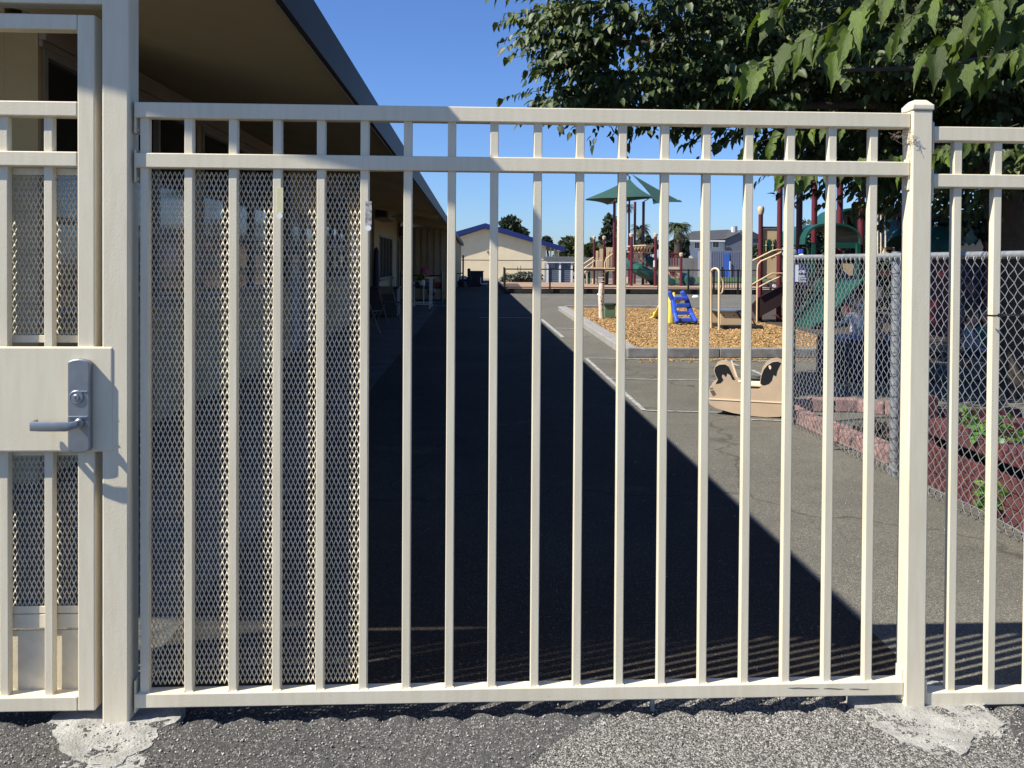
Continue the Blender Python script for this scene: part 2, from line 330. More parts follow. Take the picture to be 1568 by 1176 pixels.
# near apron outside the fence, with a scalloped broken lip under the fence
def apron():
    xs = np.arange(-1.75, 2.2, .0042); ys = np.arange(2.05, 2.66, .0042)
    V = []; nx, ny = len(xs), len(ys)
    mi = np.zeros((nx-1, ny-1), int)
    for i, x in enumerate(xs):
        edge = 2.524+.010*abs(math.sin(PI*(x+.03+.02*noise.noise((x*3, 0, 5)))/.118))**.6+.014*noise.noise((x*5, 0, 3))+.010*noise.noise((x*26, 0, 3))
        coarse = x
        for j, y in enumerate(ys):
            d = edge-y
            k = min(1, max(0, d/.018+.5)); k = k*k*(3-2*k)
            sc = abs(math.sin(PI*(x+.03+.02*noise.noise((x*3, 0, 5)))/.118))**.55*(.75+.5*noise.noise((x*6, 2, 2))); near = max(0, 1-max(0, d)/.07)
            tr = max(0, min(1, (y-2.60)/.055)); lvl = .006*k+(-.030+.028*tr)*(1-k)+k*near*(.014*sc-.007)
            gv = abs(x-(.42-(2.54-y)*1.0)-.02*noise.noise((y*20, 3, 1)))
            if gv < .007 and x < .5: lvl -= .007*(1-gv/.007)
            bump = .0035*noise.noise((x*55, y*55, 0))+.0022*noise.noise((x*120, y*120, 4))
            lob = .005*k*math.exp(-max(0, d)/.03)*(abs(math.sin(PI*(x+.03)/.118))-.5)
            V.append((x, y, lvl+bump+lob+.004*noise.noise((x*9, y*9, 8))))
    V = np.array(V); a = (np.arange(nx-1)[:, None]*ny+np.arange(ny-1)[None]).ravel()
    F = np.stack([a, a+ny, a+ny+1, a+1], 1)
    o = npmesh('apron_asphalt', V, F, 'apron', smooth=False); o['kind'] = 'structure'
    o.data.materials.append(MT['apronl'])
    cx = V[F].mean(1)
    nn = np.array([noise.noise((c[0]*6, c[1]*6, 1)) for c in cx[::1]])
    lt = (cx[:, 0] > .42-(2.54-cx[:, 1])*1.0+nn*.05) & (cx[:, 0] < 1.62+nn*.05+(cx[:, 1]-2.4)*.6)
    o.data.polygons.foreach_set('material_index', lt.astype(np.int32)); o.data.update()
apron()
part('pavement', 'apron', None, lambda b: b.box(-14, 14, -14, 2.052, -.02, .006))['kind'] = 'structure'
def side_aprons(b): b.box(-14, -1.755, 2.053, 2.653, -.02, .002); b.box(2.2, 14, 2.053, 2.653, -.02, .002)
part('pavement_edge', 'apron', None, side_aprons)['kind'] = 'structure'
def footing(poly, z, name, label):
    n = len(poly); pts = []
    for i in range(n):
        a = Vector(poly[i]); c = Vector(poly[(i+1) % n])
        for k in range(7):
            t = k/7; p = a.lerp(c, t); q = .020; pts.append((p.x+q*noise.noise((p.x*30, p.y*30, 1)), p.y+q*noise.noise((p.x*30, p.y*30, 9))))
    import bmesh
    bm = bmesh.new(); vs = [bm.verts.new((x, y, z)) for x, y in pts]; f = bm.faces.new(vs)
    bmesh.ops.triangulate(bm, faces=[f]); bmesh.ops.subdivide_edges(bm, edges=bm.edges[:], cuts=3, use_grid_fill=True)
    for v in bm.verts: v.co.z = z+.005*noise.noise(v.co*11)+.003*noise.noise(v.co*45)
    r = bmesh.ops.extrude_face_region(bm, geom=bm.faces[:]); 
    for e in r['geom']:
        if isinstance(e, bmesh.types.BMVert): e.co.z -= .04
    bmesh.ops.recalc_face_normals(bm, faces=bm.faces[:])
    me = bpy.data.meshes.new(name); bm.to_mesh(me); bm.free(); me.materials.append(MT['footing'])
    o = bpy.data.objects.new(name, me); C.objects.link(o); tag(o, label, 'footing')
def gp(x, y, z=.01): p = at(x, y, Z=z); return (p.x, p.y)
footing([gp(78, 1112), gp(95, 1150), gp(130, 1166), gp(175, 1172), gp(226, 1143), gp(246, 1118), gp(274, 1100), (-.90, 2.66), (-1.22, 2.66), (-1.27, 2.56)], .0085, 'concrete_footing', 'whitish cracked concrete footing around the left gate post base')
footing([gp(100, 1156), gp(90, 1180), gp(150, 1200), gp(215, 1180), gp(228, 1150), gp(200, 1156), gp(176, 1176), gp(140, 1172)], .006, 'concrete_footing', 'broken lower lip of pale concrete in front of the left post footing')
footing([gp(1328, 1100), gp(1352, 1118), gp(1385, 1135), gp(1430, 1152), gp(1480, 1150), gp(1490, 1128), gp(1512, 1128), gp(1538, 1108), gp(1515, 1095), (1.62, 2.6), (1.5, 2.72), (1.22, 2.70), (1.20, 2.58)], .0085, 'concrete_footing', 'grey concrete footing around the capped right fence post')
footing([gp(1494, 1128), gp(1500, 1140), gp(1528, 1136), gp(1540, 1112), gp(1516, 1116)], .007, 'concrete_footing', 'small crumbled patch of pale concrete at the right end of the footing')
# loose gravel
N = 5200; x = rng.uniform(-1.7, 2.1, N); y = 2.27+rng.beta(1.2, 1.2, N)*.36
s = rng.uniform(.0012, .0040, N)*(1+.5*(rng.random(N) > .95)); pos = np.stack([x, y, np.where(y < 2.515, .008, np.where(y < 2.60, -.026, -.012))+s*.3], 1)
v, f = instmesh(STONE_V, STONE_F, pos, randrot(N), s[:, None]*rng.uniform(.6, 1.3, (N, 3)))
gr = npmesh('loose_gravel', v, f, mat('gravel_stone', (.30, .28, .25), .9, .2, 20, island=.65)); tag(gr, 'loose pale grit along the asphalt edge under the fence', 'gravel', kind='stuff')
N = 1300; y = 2.66+rng.random(N)**1.6*5; x = rng.uniform(-1, 3, N)*(.6+y/5)
s = rng.uniform(.0015, .005, N); v, f = instmesh(STONE_V, STONE_F, np.stack([x, y, s*.4], 1), randrot(N), s[:, None]*rng.uniform(.6, 1.3, (N, 3)))
tag(npmesh('loose_gravel', v, f, MT['gravel_stone'] if 'gravel_stone' in MT else bpy.data.materials['gravel_stone']), 'scattered grit on the playground asphalt behind the fence', 'gravel', kind='stuff')
# painted game lines (sheets just above the asphalt)
def line(b, pts, w, z=.0075):
    P = [at(px, py, Z=0) for px, py in pts]
    for a, c in zip(P[:-1], P[1:]):
        d = (c-a); d.z = 0; d.normalize(); r = Vector((d.y, -d.x, 0))*w/2
        b.quad(*[(q.x, q.y, z) for q in (a-r, a+r, c+r, c-r)])
def lines(b):
    line(b, [(897, 549), (986, 629)], .045); line(b, [(989, 629.5), (1100, 632.5), (1215, 636)], .035, .008)
    line(b, [(899, 549), (1040, 551), (1200, 554)], .05, .0085); line(b, [(934, 580.5), (1105, 583.5), (1215, 586)], .04)
    line(b, [(1112, 553.5), (1131, 561)], .05, .009); line(b, [(1151, 567), (1167, 575)], .06)
    line(b, [(829, 489), (862, 517)], .07); line(b, [(733, 486.5), (815, 487)], .10); line(b, [(850, 503), (880, 503.5)], .09, .008)
    line(b, [(1150, 643.5), (1215, 646)], .03, .008)
    c = at(722, 464, Z=0)
    P = [(c.x+1.4*math.cos(t), c.y+2.6*math.sin(t)) for t in np.linspace(2.2, 4.9, 14)]
    for (ax, ay), (bx, by) in zip(P[:-1], P[1:]):
        b.quad((ax, ay, .0075), (bx, by, .0075), (bx+.05, by+.03, .0075), (ax+.05, ay+.03, .0075))
part('game_lines', 'line', None, lines)['kind'] = 'structure'

# ================================================================== WOOD CHIP BEDS
bed = thing('chip_bed', (2.31, 12.15, 0), 'orange wood chip play bed inside a low grey concrete curb', 'play bed')
def cb(a, c, w=.15, h=.14):
    def fn(b):
        A = Vector((*a, 0)); Cc = Vector((*c, 0)); d = (Cc-A).normalized(); n = int((Cc-A).length/1.5)+1
        for i in range(n):
            p = A+d*(Cc-A).length*i/n; q = A+d*((Cc-A).length*(i+1)/n-.006); b.beam(p+Vector((0, 0, h/2)), q+Vector((0, 0, h/2)), w, h)
    return fn
part('curb', 'curb', bed, cb((2.235, 12.15), (6.3, 12.09)), bevel=.012)
part('curb', 'conc', bed, cb((2.31, 12.24), (2.50, 23.7), .24, .12), bevel=.012)
part('curb', 'curb', bed, cb((2.6, 23.9), (6.3, 23.9), .15, .14), bevel=.012)
def chipground(b):
    n = 60
    for i in range(n):
        for j in range(40):
            pass
    xs = np.linspace(2.36, 6.3, n); ys = np.linspace(12.2, 23.85, 48)
    V = [(x, y, .085+.02*noise.noise((x*1.3, y*1.3, 0))+.012*noise.noise((x*5, y*5, 0))) for x in xs for y in ys]
    b.add(V, [(i*48+j, (i+1)*48+j, (i+1)*48+j+1, i*48+j+1) for i in range(n-1) for j in range(47)])
part('chip_surface', 'chips', bed, chipground, smooth=True)
N = 17000; y = 12.3+rng.random(N)**1.5*11; x = 2.42+rng.random(N)*3.85
z = np.array([.09+.02*noise.noise((a*1.3, c*1.3, 0))+.012*noise.noise((a*5, c*5, 0)) for a, c in zip(x, y)])
e = rng.normal(size=(N, 3))*.35; a0 = rng.uniform(0, 2*PI, N); ax = np.stack([np.cos(a0), np.sin(a0), e[:, 0]], 1); ax /= np.linalg.norm(ax, axis=1)[:, None]
up = np.stack([e[:, 1], e[:, 2], np.ones(N)], 1); bx = np.cross(up, ax); bx /= np.linalg.norm(bx, axis=1)[:, None]; cxx = np.cross(ax, bx)
v, f = instmesh(BOX_V, BOX_F, np.stack([x, y, z], 1), np.stack([ax, bx, cxx], 2), np.stack([rng.uniform(.025, .08, N), rng.uniform(.012, .035, N), rng.uniform(.005, .012, N)], 1))
tag(npmesh('loose_chips', v, f, 'chip', bed), kind='stuff')
N = 500; y = 11.95-rng.random(N)**2*.5; x = rng.uniform(2.3, 8, N); a0 = rng.uniform(0, 6.3, N)
ax = np.stack([np.cos(a0), np.sin(a0), a0*0], 1); up = np.tile((0, 0, 1.), (N, 1)); v, f = instmesh(BOX_V, BOX_F, np.stack([x, y, x*0+.006], 1), np.stack([ax, np.cross(up, ax), up], 2), np.stack([rng.uniform(.02, .06, N), rng.uniform(.01, .03, N), rng.uniform(.004, .01, N)], 1))
tag(npmesh('spilled_chips', v, f, 'chip'), 'wood chips spilled on the asphalt along the front curb', 'wood chips', kind='stuff')
part('tree_shade_ground', mat('shade_darkened_ground', (.045, .032, .022), .95, .4, 14, .8, 40), None, lambda b: b.box(6.302, 18, 12.0, 23.9, -.02, .088))['kind'] = 'structure'  # right part of the chip bed, tree shade put into a dark ground colour
fb = thing('far_chip_bed', (1.3, 36.2, 0), 'far raised bed of pale wood chips behind dark timber edging', 'play bed')
part('timber_edge', 'timber', fb, lambda b: [b.box(1.3+i*2.4, 1.3+i*2.4+2.385, 36.2, 36.35, 0, .22+.008*(i % 2)) for i in range(16)])
part('timber_edge', 'timber', fb, lambda b: b.box(1.3, 1.45, 36.36, 48.5, 0, .22))
part('chip_surface', 'chipsfar', fb, lambda b: b.box(1.46, 39.5, 36.36, 48.5, 0, .19))
part('lawn', 'grass', None, lambda b: b.box(14, 24, 50, 66, -.02, .25))['kind'] = 'structure'

# ================================================================== CREAM STEEL FENCE
D = 2.54; YC = D+.022
fence = thing('steel_fence', (-1.0156, YC, 0), 'cream painted steel picket fence section between the two posts', 'fence')
for z0, z1 in ((1.812, 1.858), (1.663, 1.707), (.040, .083)):
    part('rail', 'cream', fence, lambda b: b.box(-1.0156, 1.3475, D, D+.044, z0, z1), bevel=.003)
PX_ = [-.9887+.13097*i for i in range(18)]
pk = None
for i, x in enumerate(PX_):
    if pk is None:
        pk = part('picket', 'cream', fence, lambda b: [b.box(x-.0127, x+.0127, YC-.0127, YC+.0127, .081, 1.665), b.box(x-.0127, x+.0127, YC-.0127, YC+.0127, 1.705, 1.814)], bevel=.0022)
    else:
        c = pk.copy(); C.objects.link(c); c.location.x = pk.location.x+(x-PX_[0])+random.uniform(-.0008, .0008); c.rotation_euler.y = random.uniform(-.0006, .0006)
# weld beads at picket feet
part('weld_beads', 'cream_dirty', fence, lambda b: [b.lathe([(0, .0), (.005, .001), (.004, .004), (0, .006)], (x+sx*.013, YC-.013, .081), 6) for x in PX_ for sx in (-1, 1)])['kind'] = 'stuff'
def bracket(x, y, z, s): 
    return lambda b: (b.box(x-.003, x+.003, y-.028, y+.012, z-.035, z+.062), b.lathe([(.006, -.004), (.006, .004)], (x+s*.004, y-.012, z-.024), 8, 'X'))
for z in (1.80, 1.655, .06):
    part('bracket', 'cream_dirty', fence, bracket(1.3465, YC+.01, z, -1), bevel=.0015)
    part('bracket', 'cream_dirty', fence, bracket(-1.014, YC+.01, z, 1), bevel=.0015)
part('drop_pin', 'galv', fence, lambda b: b.lathe([(.007, 0), (.008, .05)], (.56, YC, -.004), 8))
# debris on bottom rail + scratches
sc_ = at(1207, 1053, Y=D); P = [Vector((sc_.x+k*.016, D-.0004, sc_.z-k*.0006+random.uniform(-.0012, .0012))) for k in range(17)]
for a_, b_2 in ((0, 6), (7, 11), (12, 16)): part('scratch', 'ink', fence, lambda b: b.tube(P[a_:b_2+1], [.0003]+[.0009]*(b_2-a_-1)+[.0003], 4))
def exp_mesh(b_name, parent, x0, x1, z0, z1, y, m='meshpaint', W=.0138, Hh=.0322, t=.0047):
    nx = int(round((x1-x0)/W)); nz = int(round((z1-z0)/Hh)); W = (x1-x0)/nx; Hh = (z1-z0)/nz
    P = []; Rr = []; S = []
    for i in range(nx):
        for j in range(nz):
            cx = x0+(i+.5)*W; cz = z0+(j+.5)*Hh
            for sx in (-1, 1):
                for sz in (-1, 1):
                    a = Vector((cx, 0, cz+sz*Hh/2)); c = Vector((cx+sx*W/2, 0, cz))
                    mid = (a+c)/2; d = (c-a); L = d.length; d.normalize()
                    # strand faces tilt a little, as in slit and stretched sheet
                    nrm = Vector((0, -1, .10*sz)).normalized(); w = nrm.cross(d).normalized(); nrm = d.cross(w)
                    P.append((mid.x, y+.0008*sz, mid.z)); Rr.append(np.array([d, w, nrm]).T); S.append((L*1.12, t*.62, t*.38))
    v, f = instmesh(BOX_V, BOX_F, np.array(P), np.array(Rr), np.array(S))
    o = npmesh(b_name, v, f, m, parent); o['kind'] = 'stuff'; return o
exp_mesh('expanded_mesh', fence, -1.012, -.325, .095, 1.655, YC+.0148)
def sticker(x, z0, z1, mm, tip):
    s = part('label_strip', mm, fence, lambda b: b.box(x-.010, x+.009, YC-.0141, YC-.0128, z0, z1))
    part('torn_corner', 'paper', s, lambda b: b.lathe([(.0085, -.0025), (.008, -.001), (.005, 0)], (x, YC-.0150, z0-.008), 12, 'Y'))
a = at(428, 287, Y=D); c = at(428, 326, Y=D); sticker(a.x, c.z, a.z, 'label_y', 0)
a = at(563, 308, Y=D); c = at(563, 345, Y=D); sticker(a.x+.002, c.z, a.z, 'label_g', 0)

# left (gate) post with header, right post with cap
gp_ = thing('gate_frame', (-1.063, YC, 0), 'cream steel gate jamb post rising out of frame left of the fence section', 'gate post')
part('post', 'cream', gp_, lambda b: b.box(-1.102, -1.024, YC-.039, YC+.039, 0, 2.32), bevel=.005)
part('header', 'cream', gp_, lambda b: b.box(-2.30, -1.103, YC-.030, YC+.030, 2.142, 2.22), bevel=.004)
part('post', 'cream', gp_, lambda b: b.box(-2.379, -2.301, YC-.039, YC+.039, 0, 2.32), bevel=.005)
rp = thing('fence_post', (1.366, YC, 0), 'capped cream steel fence post right of the main fence section', 'fence post')
part('post', 'cream', rp, lambda b: b.box(1.349, 1.4125, YC-.032, YC+.032, 0, 1.865), bevel=.004)
part('post_cap', 'cream', rp, lambda b: (b.box(1.3455, 1.416, YC-.0355, YC+.0355, 1.866, 1.884), b.add([(1.3475, YC-.0335, 1.884), (1.414, YC-.0335, 1.884), (1.414, YC+.0335, 1.884), (1.3475, YC+.0335, 1.884), (1.3615, YC-.019, 1.900), (1.400, YC-.019, 1.900), (1.400, YC+.019, 1.900), (1.3615, YC+.019, 1.900)], [(0, 1, 5, 4), (1, 2, 6, 5), (2, 3, 7, 6), (3, 0, 4, 7), (4, 5, 6, 7)])), bevel=.004, seg=3)
# right section, slightly lower
f2 = thing('steel_fence', (1.40, YC, 0), 'lower cream steel picket fence section right of the capped post', 'fence')
for z0, z1 in ((1.773, 1.818), (1.629, 1.671), (.004, .047)):
    part('rail', 'cream', f2, lambda b: b.box(1.4235, 3.65, D, D+.044, z0, z1), bevel=.003)
pk = None
for i in range(17):
    x = 1.506+i*.1285
    if pk is None: pk = part('picket', 'cream', f2, lambda b: [b.box(x-.0127, x+.0127, YC-.0127, YC+.0127, .045, 1.631), b.box(x-.0127, x+.0127, YC-.0127, YC+.0127, 1.669, 1.775)], bevel=.0022)
    else: c = pk.copy(); C.objects.link(c); c.location.x = pk.location.x+i*.1285
for z in (1.77, 1.622, .026): part('bracket', 'cream_dirty', f2, bracket(1.4215, YC+.008, z, 1), bevel=.0015)
a = at(1511, 483, Y=D-.006); c = at(1600, 486, Y=D+.05)
ct = part('cable_tie', 'black', None, lambda b: (b.tube([a+Vector((0, 0, 0)), a+Vector((.02, -.004, -.001)), a+Vector((.042, .0, .0)), a+Vector((.07, .012, .001)), c+Vector((.05, .1, .0)), c+Vector((.2, .2, .01))], .0030, 6), b.box(a.x+.036, a.x+.046, a.y-.009, a.y+.001, a.z-.005, a.z+.006)))
tag(ct, 'thin black strap tied round a picket of the right fence section', 'strap')
# straw tangle at the top of the right post
def straw(b):
    o = at(1386, 203, Y=D-.002)
    for i in range(34):
        p = Vector((o.x+random.uniform(-.035, .02), D-random.uniform(0, .02), o.z-random.uniform(-.004, .014)))
        if i > 22: p = Vector((o.x+random.uniform(.0, .022), D-random.uniform(0, .02), o.z-random.uniform(.01, .05)))
        P = [p]
        for k in range(4): P.append(P[-1]+Vector((random.uniform(-.012, .012), random.uniform(-.004, .004), random.uniform(-.008, .006))))
        b.tube(P, .00045, 4)
tag(part('straw_tangle', 'strawm', None, straw), 'wisp of dry straw and web caught under the top rail by the capped post', 'straw')
def straw2(b):
    o = at(1436, 226, Y=D)
    for i in range(12):
        P = [Vector((o.x+random.uniform(0, .03), D+.01, o.z+random.uniform(-.006, .01)))]
        for k in range(4): P.append(P[-1]+Vector((random.uniform(-.008, .01), random.uniform(-.003, .003), random.uniform(-.006, .006))))
        b.tube(P, .0004, 4)
tag(part('straw_tangle', 'strawm', None, straw2), 'few dry strands caught right of the capped post below the rail', 'straw')

# ================================================================== GATE
gate = thing('steel_gate', (-1.15, YC-.01, .04), 'cream steel gate leaf with mesh infill and lever lock plate at the left', 'gate')
gy0, gy1 = D-.008, D+.044
part('frame_stile', 'cream', gate, lambda b: b.box(-1.177, -1.126, gy0, gy1, .039, 2.111), bevel=.004)
part('frame_stile', 'cream', gate, lambda b: b.box(-2.26, -2.209, gy0, gy1, .039, 2.111), bevel=.004)
for z0, z1 in ((2.067, 2.111), (1.811, 1.855), (1.663, 1.707), (.039, .082)):
    part('rail', 'cream', gate, lambda b: b.box(-2.208, -1.178, gy0+.001, gy1-.001, z0, z1), bevel=.003)
pk = None
for i in range(7):
    x = -1.268-i*.1305
    if pk is None: pk = part('picket', 'cream', gate, lambda b: [b.box(x-.0127, x+.0127, YC-.0157, YC+.0097, .080, 1.665), b.box(x-.0127, x+.0127, YC-.0157, YC+.0097, 1.705, 1.813)], bevel=.0022)
    else: c = pk.copy(); C.objects.link(c); c.location.x = pk.location.x-i*.1305
lp = part('lock_plate', 'cream', gate, lambda b: b.box(-1.93, -1.069, gy0-.0122, gy0-.0005, .818, 1.130), bevel=.006, seg=3)
for nm, z0, z1 in (('upper', 1.155, 1.645), ('lower', .335, .800)):
    exp_mesh('expanded_mesh', gate, -2.19, -1.19, z0, z1, YC+.0205)
    def strip(b, z0=z0, z1=z1):
        y = YC+.0115
        b.box(-2.205, -1.181, y, y+.004, z0-.018, z0+.004); b.box(-2.205, -1.181, y, y+.004, z1-.004, z1+.016)
        b.box(-2.205, -2.185, y, y+.004, z0+.0045, z1-.0045); b.box(-1.195, -1.181, y, y+.004, z0+.0045, z1-.0045)
    part('mesh_frame', 'cream', gate, strip, bevel=.001)
part('kick_strip', 'cream', gate, lambda b: b.box(-2.205, -1.181, YC+.0115, YC+.020, .272, .314), bevel=.002)
part('kick_plate', 'cream_dirty', gate, lambda b: b.box(-2.207, -1.179, YC+.0205, YC+.0255, .076, .262))
# lock body
ly = gy0-.0122
def lock(b):
    x0, x1 = -1.2065, -1.143; pts = []
    for k in range(9): t = PI*k/8; pts.append(((x0+x1)/2+(x1-x0)/2*math.cos(t), 1.078+.012*math.sin(t)))
    for k in range(9): t = PI+PI*k/8; pts.append(((x0+x1)/2+(x1-x0)/2*math.cos(t), .826+.012*math.sin(t)))
    b.prism(pts, ly-.023, ly)
lk = part('lock_body', 'steel', gate, lock, bevel=.004, seg=3)
cx, cz = -1.1795, .979
cyl = part('key_cylinder', 'steel', lk, lambda b: (b.lathe([(.0205, ly-.0231), (.0205, ly-.0260), (.018, ly-.0275), (.0178, ly-.0265), (.013, ly-.0265)], (cx, 0, cz), 28, 'Y'), b.lathe([(.0095, ly-.0265), (.0095, ly-.0285), (.008, ly-.0295)], (cx, 0, cz-.001), 20, 'Y')))
part('ridge', 'steel', lk, lambda b: (b.box(-1.203, -1.148, ly-.0260, ly-.0232, .919, .923), b.box(-1.178, -1.148, ly-.0252, ly-.0232, .994, .997)), bevel=.001)
# lever handle: return curve, as a bent flattened bar
hz = .900
def lever(b):
    b.lathe([(.013, ly-.0230), (.013, ly-.0330), (.010, ly-.0360), (.010, ly-.0530)], (-1.170, 0, hz+.004), 20, 'Y')
    P = [(-1.166, ly-.0530, hz+.004), (-1.176, ly-.0610, hz+.002), (-1.190, ly-.0630, hz), (-1.220, ly-.0630, hz), (-1.262, ly-.0620, hz), (-1.292, ly-.0570, hz), (-1.2955, ly-.0430, hz+.001), (-1.2955, ly-.0210, hz+.002)]
    V = []; n = 12
    for i, p in enumerate(P):
        a = Vector(P[max(0, i-1)]); c = Vector(P[min(len(P)-1, i+1)]); d = (c-a).normalized(); w = d.cross(Vector((0, 0, 1))).normalized()
        hh = .0140 if i > 1 else .011; ww = .0052 if i > 0 else .008
        if i >= 6: hh = .012
        for k in range(n):
            t = 2*PI*k/n; cs, sn = math.cos(t), math.sin(t); cs = math.copysign(abs(cs)**.5, cs); sn = math.copysign(abs(sn)**.5, sn)
            V.append(Vector(p)+w*ww*cs+Vector((0, 0, hh*sn)))
    F = [(i*n+k, i*n+(k+1) % n, (i+1)*n+(k+1) % n, (i+1)*n+k) for i in range(len(P)-1) for k in range(n)]+[tuple(range(n)), tuple((len(P)-1)*n+k for k in range(n))]
    b.add(V, F)
lv = part('lever_handle', 'steel', lk, lever, smooth=True)
part('keyhole', 'hole', cyl, lambda b: (b.box(cx-.0008, cx+.0008, ly-.0298, ly-.0294, cz-.007, cz-.001), b.lathe([(.0016, ly-.0298), (.0016, ly-.0294)], (cx, 0, cz-.001), 8, 'Y')))

lk.location.x += .017; lk.location.z += .006
# ================================================================== CHAIN LINK FENCE
cl = thing('chain_link_fence', (2.73, 7.06, 0), 'galvanised chain link fence running back from the right along the planters', 'fence')
CX = 2.73; TZ = 1.44
part('top_rail', 'galv', cl, lambda b: b.tube([(CX, 2.75, TZ), (CX, 7.04, TZ)], .021, 12), smooth=True)
for y, r in ((2.78, .024), (5.36, .030), (7.06, .024)):
    p = part('post', 'galv', cl, lambda b: b.tube([(CX+.03*(y == 5.36), y, -.02), (CX+.03*(y == 5.36), y, TZ+.03)], r, 14), smooth=True)
part('post_cap', 'galv', cl, lambda b: b.lathe([(.031, TZ+.03), (.031, TZ+.05), (.02, TZ+.068), (.004, TZ+.075)], (CX, 7.06, 0), 14), smooth=True)
for y in (5.36, 7.06):
    part('tie_wire', 'black', cl, lambda b: [b.tube([(CX+.03*(y == 5.36)+(.033)*math.cos(t), y+.033*math.sin(t), z+.01*math.cos(t)) for t in np.linspace(0, 2*PI, 9)], .0016, 4) for z in np.arange(.12, 1.4, .135)])
part('tension_bar', 'black', cl, lambda b: b.box(CX-.004, CX+.004, 7.00, 7.014, .06, 1.42))
def chain():
    p = .0355; h = .0355; P = []; Rr = []; S = []
    ys = np.arange(2.80, 7.0, p); z0 = .055; nz = 38
    V = []; F = []; n = 4; r = .0025
    for i, y in enumerate(ys):
        pts = []
        for j in range(nz+1):
            sg = 1 if (i+j) % 2 else -1
            bow = .010*math.sin(y*2.1)+.006*math.sin(y*5)
            pts.append((CX-.02+bow*.3+.0035*(1 if j % 2 else -1), y+sg*p*.53, z0+j*h+bow*.4*(1-j/nz)))
        sg = 1 if i % 2 else -1
        pts = [(pts[0][0]+.004, pts[0][1]-sg*p*.5, z0-.038), (pts[0][0]-.003, pts[0][1]-sg*p*.25, z0-.02)]+pts+[(pts[-1][0], pts[-1][1]-sg*p*.3, pts[-1][2]+.016), (pts[-1][0]+.004, pts[-1][1]-sg*p*.4, pts[-1][2]+.03)]
        o = len(V); 
        for k, q in enumerate(pts):
            a = Vector(pts[max(0, k-1)]); c = Vector(pts[min(len(pts)-1, k+1)]); d = (c-a).normalized(); u = Vector((1, 0, 0)); w = d.cross(u).normalized(); u = w.cross(d)
            for m in range(n): t = PI/4+2*PI*m/n; V.append(Vector(q)+u*r*math.cos(t)+w*r*math.sin(t))
        for k in range(len(pts)-1):
            for m in range(n): F.append((o+k*n+m, o+k*n+(m+1) % n, o+(k+1)*n+(m+1) % n, o+(k+1)*n+m))
    o = npmesh('wire_mesh', np.array([tuple(q) for q in V]), np.array(F), 'galv', cl, True); o['kind'] = 'stuff'
chain()
part('bottom_wire', 'galv', cl, lambda b: b.tube([(CX-.025, 2.8+i*.2, .07+.01*math.sin(i)) for i in range(22)], .002, 5))
# sign hung on the fence and white ball on its end post
sg = thing('hanging_sign', (2.70, 6.85, 1.2), 'small navy and white notice hung near the end of the chain link fence', 'sign')
a = at(1217, 403, Y=6.9); c = at(1236, 433, Y=6.9)
part('sign_board', 'signb', sg, lambda b: b.box(a.x, c.x, 6.90, 6.906, c.z, a.z))
part('sign_marking', 'paper', sg, lambda b: [b.box(a.x+u0*(c.x-a.x), a.x+u1*(c.x-a.x), 6.897, 6.8995, a.z+w0*(c.z-a.z), a.z+w1*(c.z-a.z)) for u0, u1, w0, w1 in ((.05, .3, .08, .95), (.32, .55, .35, .5), (.6, .85, .36, .5), (.34, .8, .6, .72), (.5, .92, .76, .82), (.34, .9, .88, .97), (.3, .45, .74, .86))])
b_ = at(1227, 393.5, Y=6.95)
kn = thing('white_ball', (b_.x, 6.95, b_.z), 'white ball with a small blue top perched above the navy notice', 'ball')
part('ball', 'white', kn, lambda b: b.lathe([(.028*math.sin(t), -.028*math.cos(t)) for t in np.linspace(.08, PI-.08, 9)], b_, 14), smooth=True)
part('blue_top', 'bluep', kn, lambda b: b.box(b_.x-.024, b_.x+.014, 6.94, 6.965, b_.z+.027, b_.z+.066), bevel=.004)
part('stem', 'black', kn, lambda b: b.lathe([(.012, -.06), (.012, -.028)], b_, 8))

# ================================================================== RIGHT SIDE: border, planters, kids' corner
bord = thing('garden_border', (2.95, 6.3, 0), 'faded pink curved stone border just inside the chain link fence', 'border')
def bordpath(P, w, z):
    P = [Vector((*p, 0)) for p in P]; first = True
    for a, c in zip(P[:-1], P[1:]):
        L = (c-a).length; n = max(1, round(L/.22))
        for i in range(n):
            p = a.lerp(c, i/n); q = a.lerp(c, (i+.96)/n); hh = z+random.uniform(-.008, .008); ww = w+random.uniform(-.012, .012)
            part('border_stone', 'pink', bord, lambda b: b.beam(p+Vector((0, 0, hh/2)), q+Vector((0, 0, hh/2)), ww, hh), bevel=.014)
bordpath([(2.84, 7.45), (2.83, 6.9), (2.86, 6.3), (2.90, 5.8), (2.92, 5.42)], .13, .12)
bordpath([(2.86, 7.62), (3.15, 7.72), (3.6, 7.68), (4.0, 7.4)], .13, .12)
pl = thing('planter_box', (3.2, 4.2, 0), 'maroon timber planter box with overhanging rim behind the chain link', 'planter')
for z0, z1 in ((.0, .085), (.09, .172), (.177, .258)):
    part('board', 'planter', pl, lambda b: b.box(2.862, 2.885, 2.72, 5.22, z0, z1), bevel=.004)
part('board', 'planter', pl, lambda b: b.box(2.886, 3.5, 5.19, 5.22, 0, .26), bevel=.004)
part('rim_board', 'planter', pl, lambda b: b.box(2.845, 3.02, 2.70, 5.25, .325, .40), bevel=.005)
part('rim_board', 'planter', pl, lambda b: b.box(3.021, 3.55, 5.09, 5.25, .325, .40), bevel=.005)
part('back_board', 'planter', pl, lambda b: b.box(3.53, 3.56, 2.72, 5.08, 0, .42))
for y in (5.1, 4.0, 2.9): part('corner_post', 'planter', pl, lambda b: b.box(2.89, 2.95, y, y+.06, 0, .323))
part('soil', 'soil', pl, lambda b: b.box(2.952, 3.52, 2.75, 5.08, .05, .30))
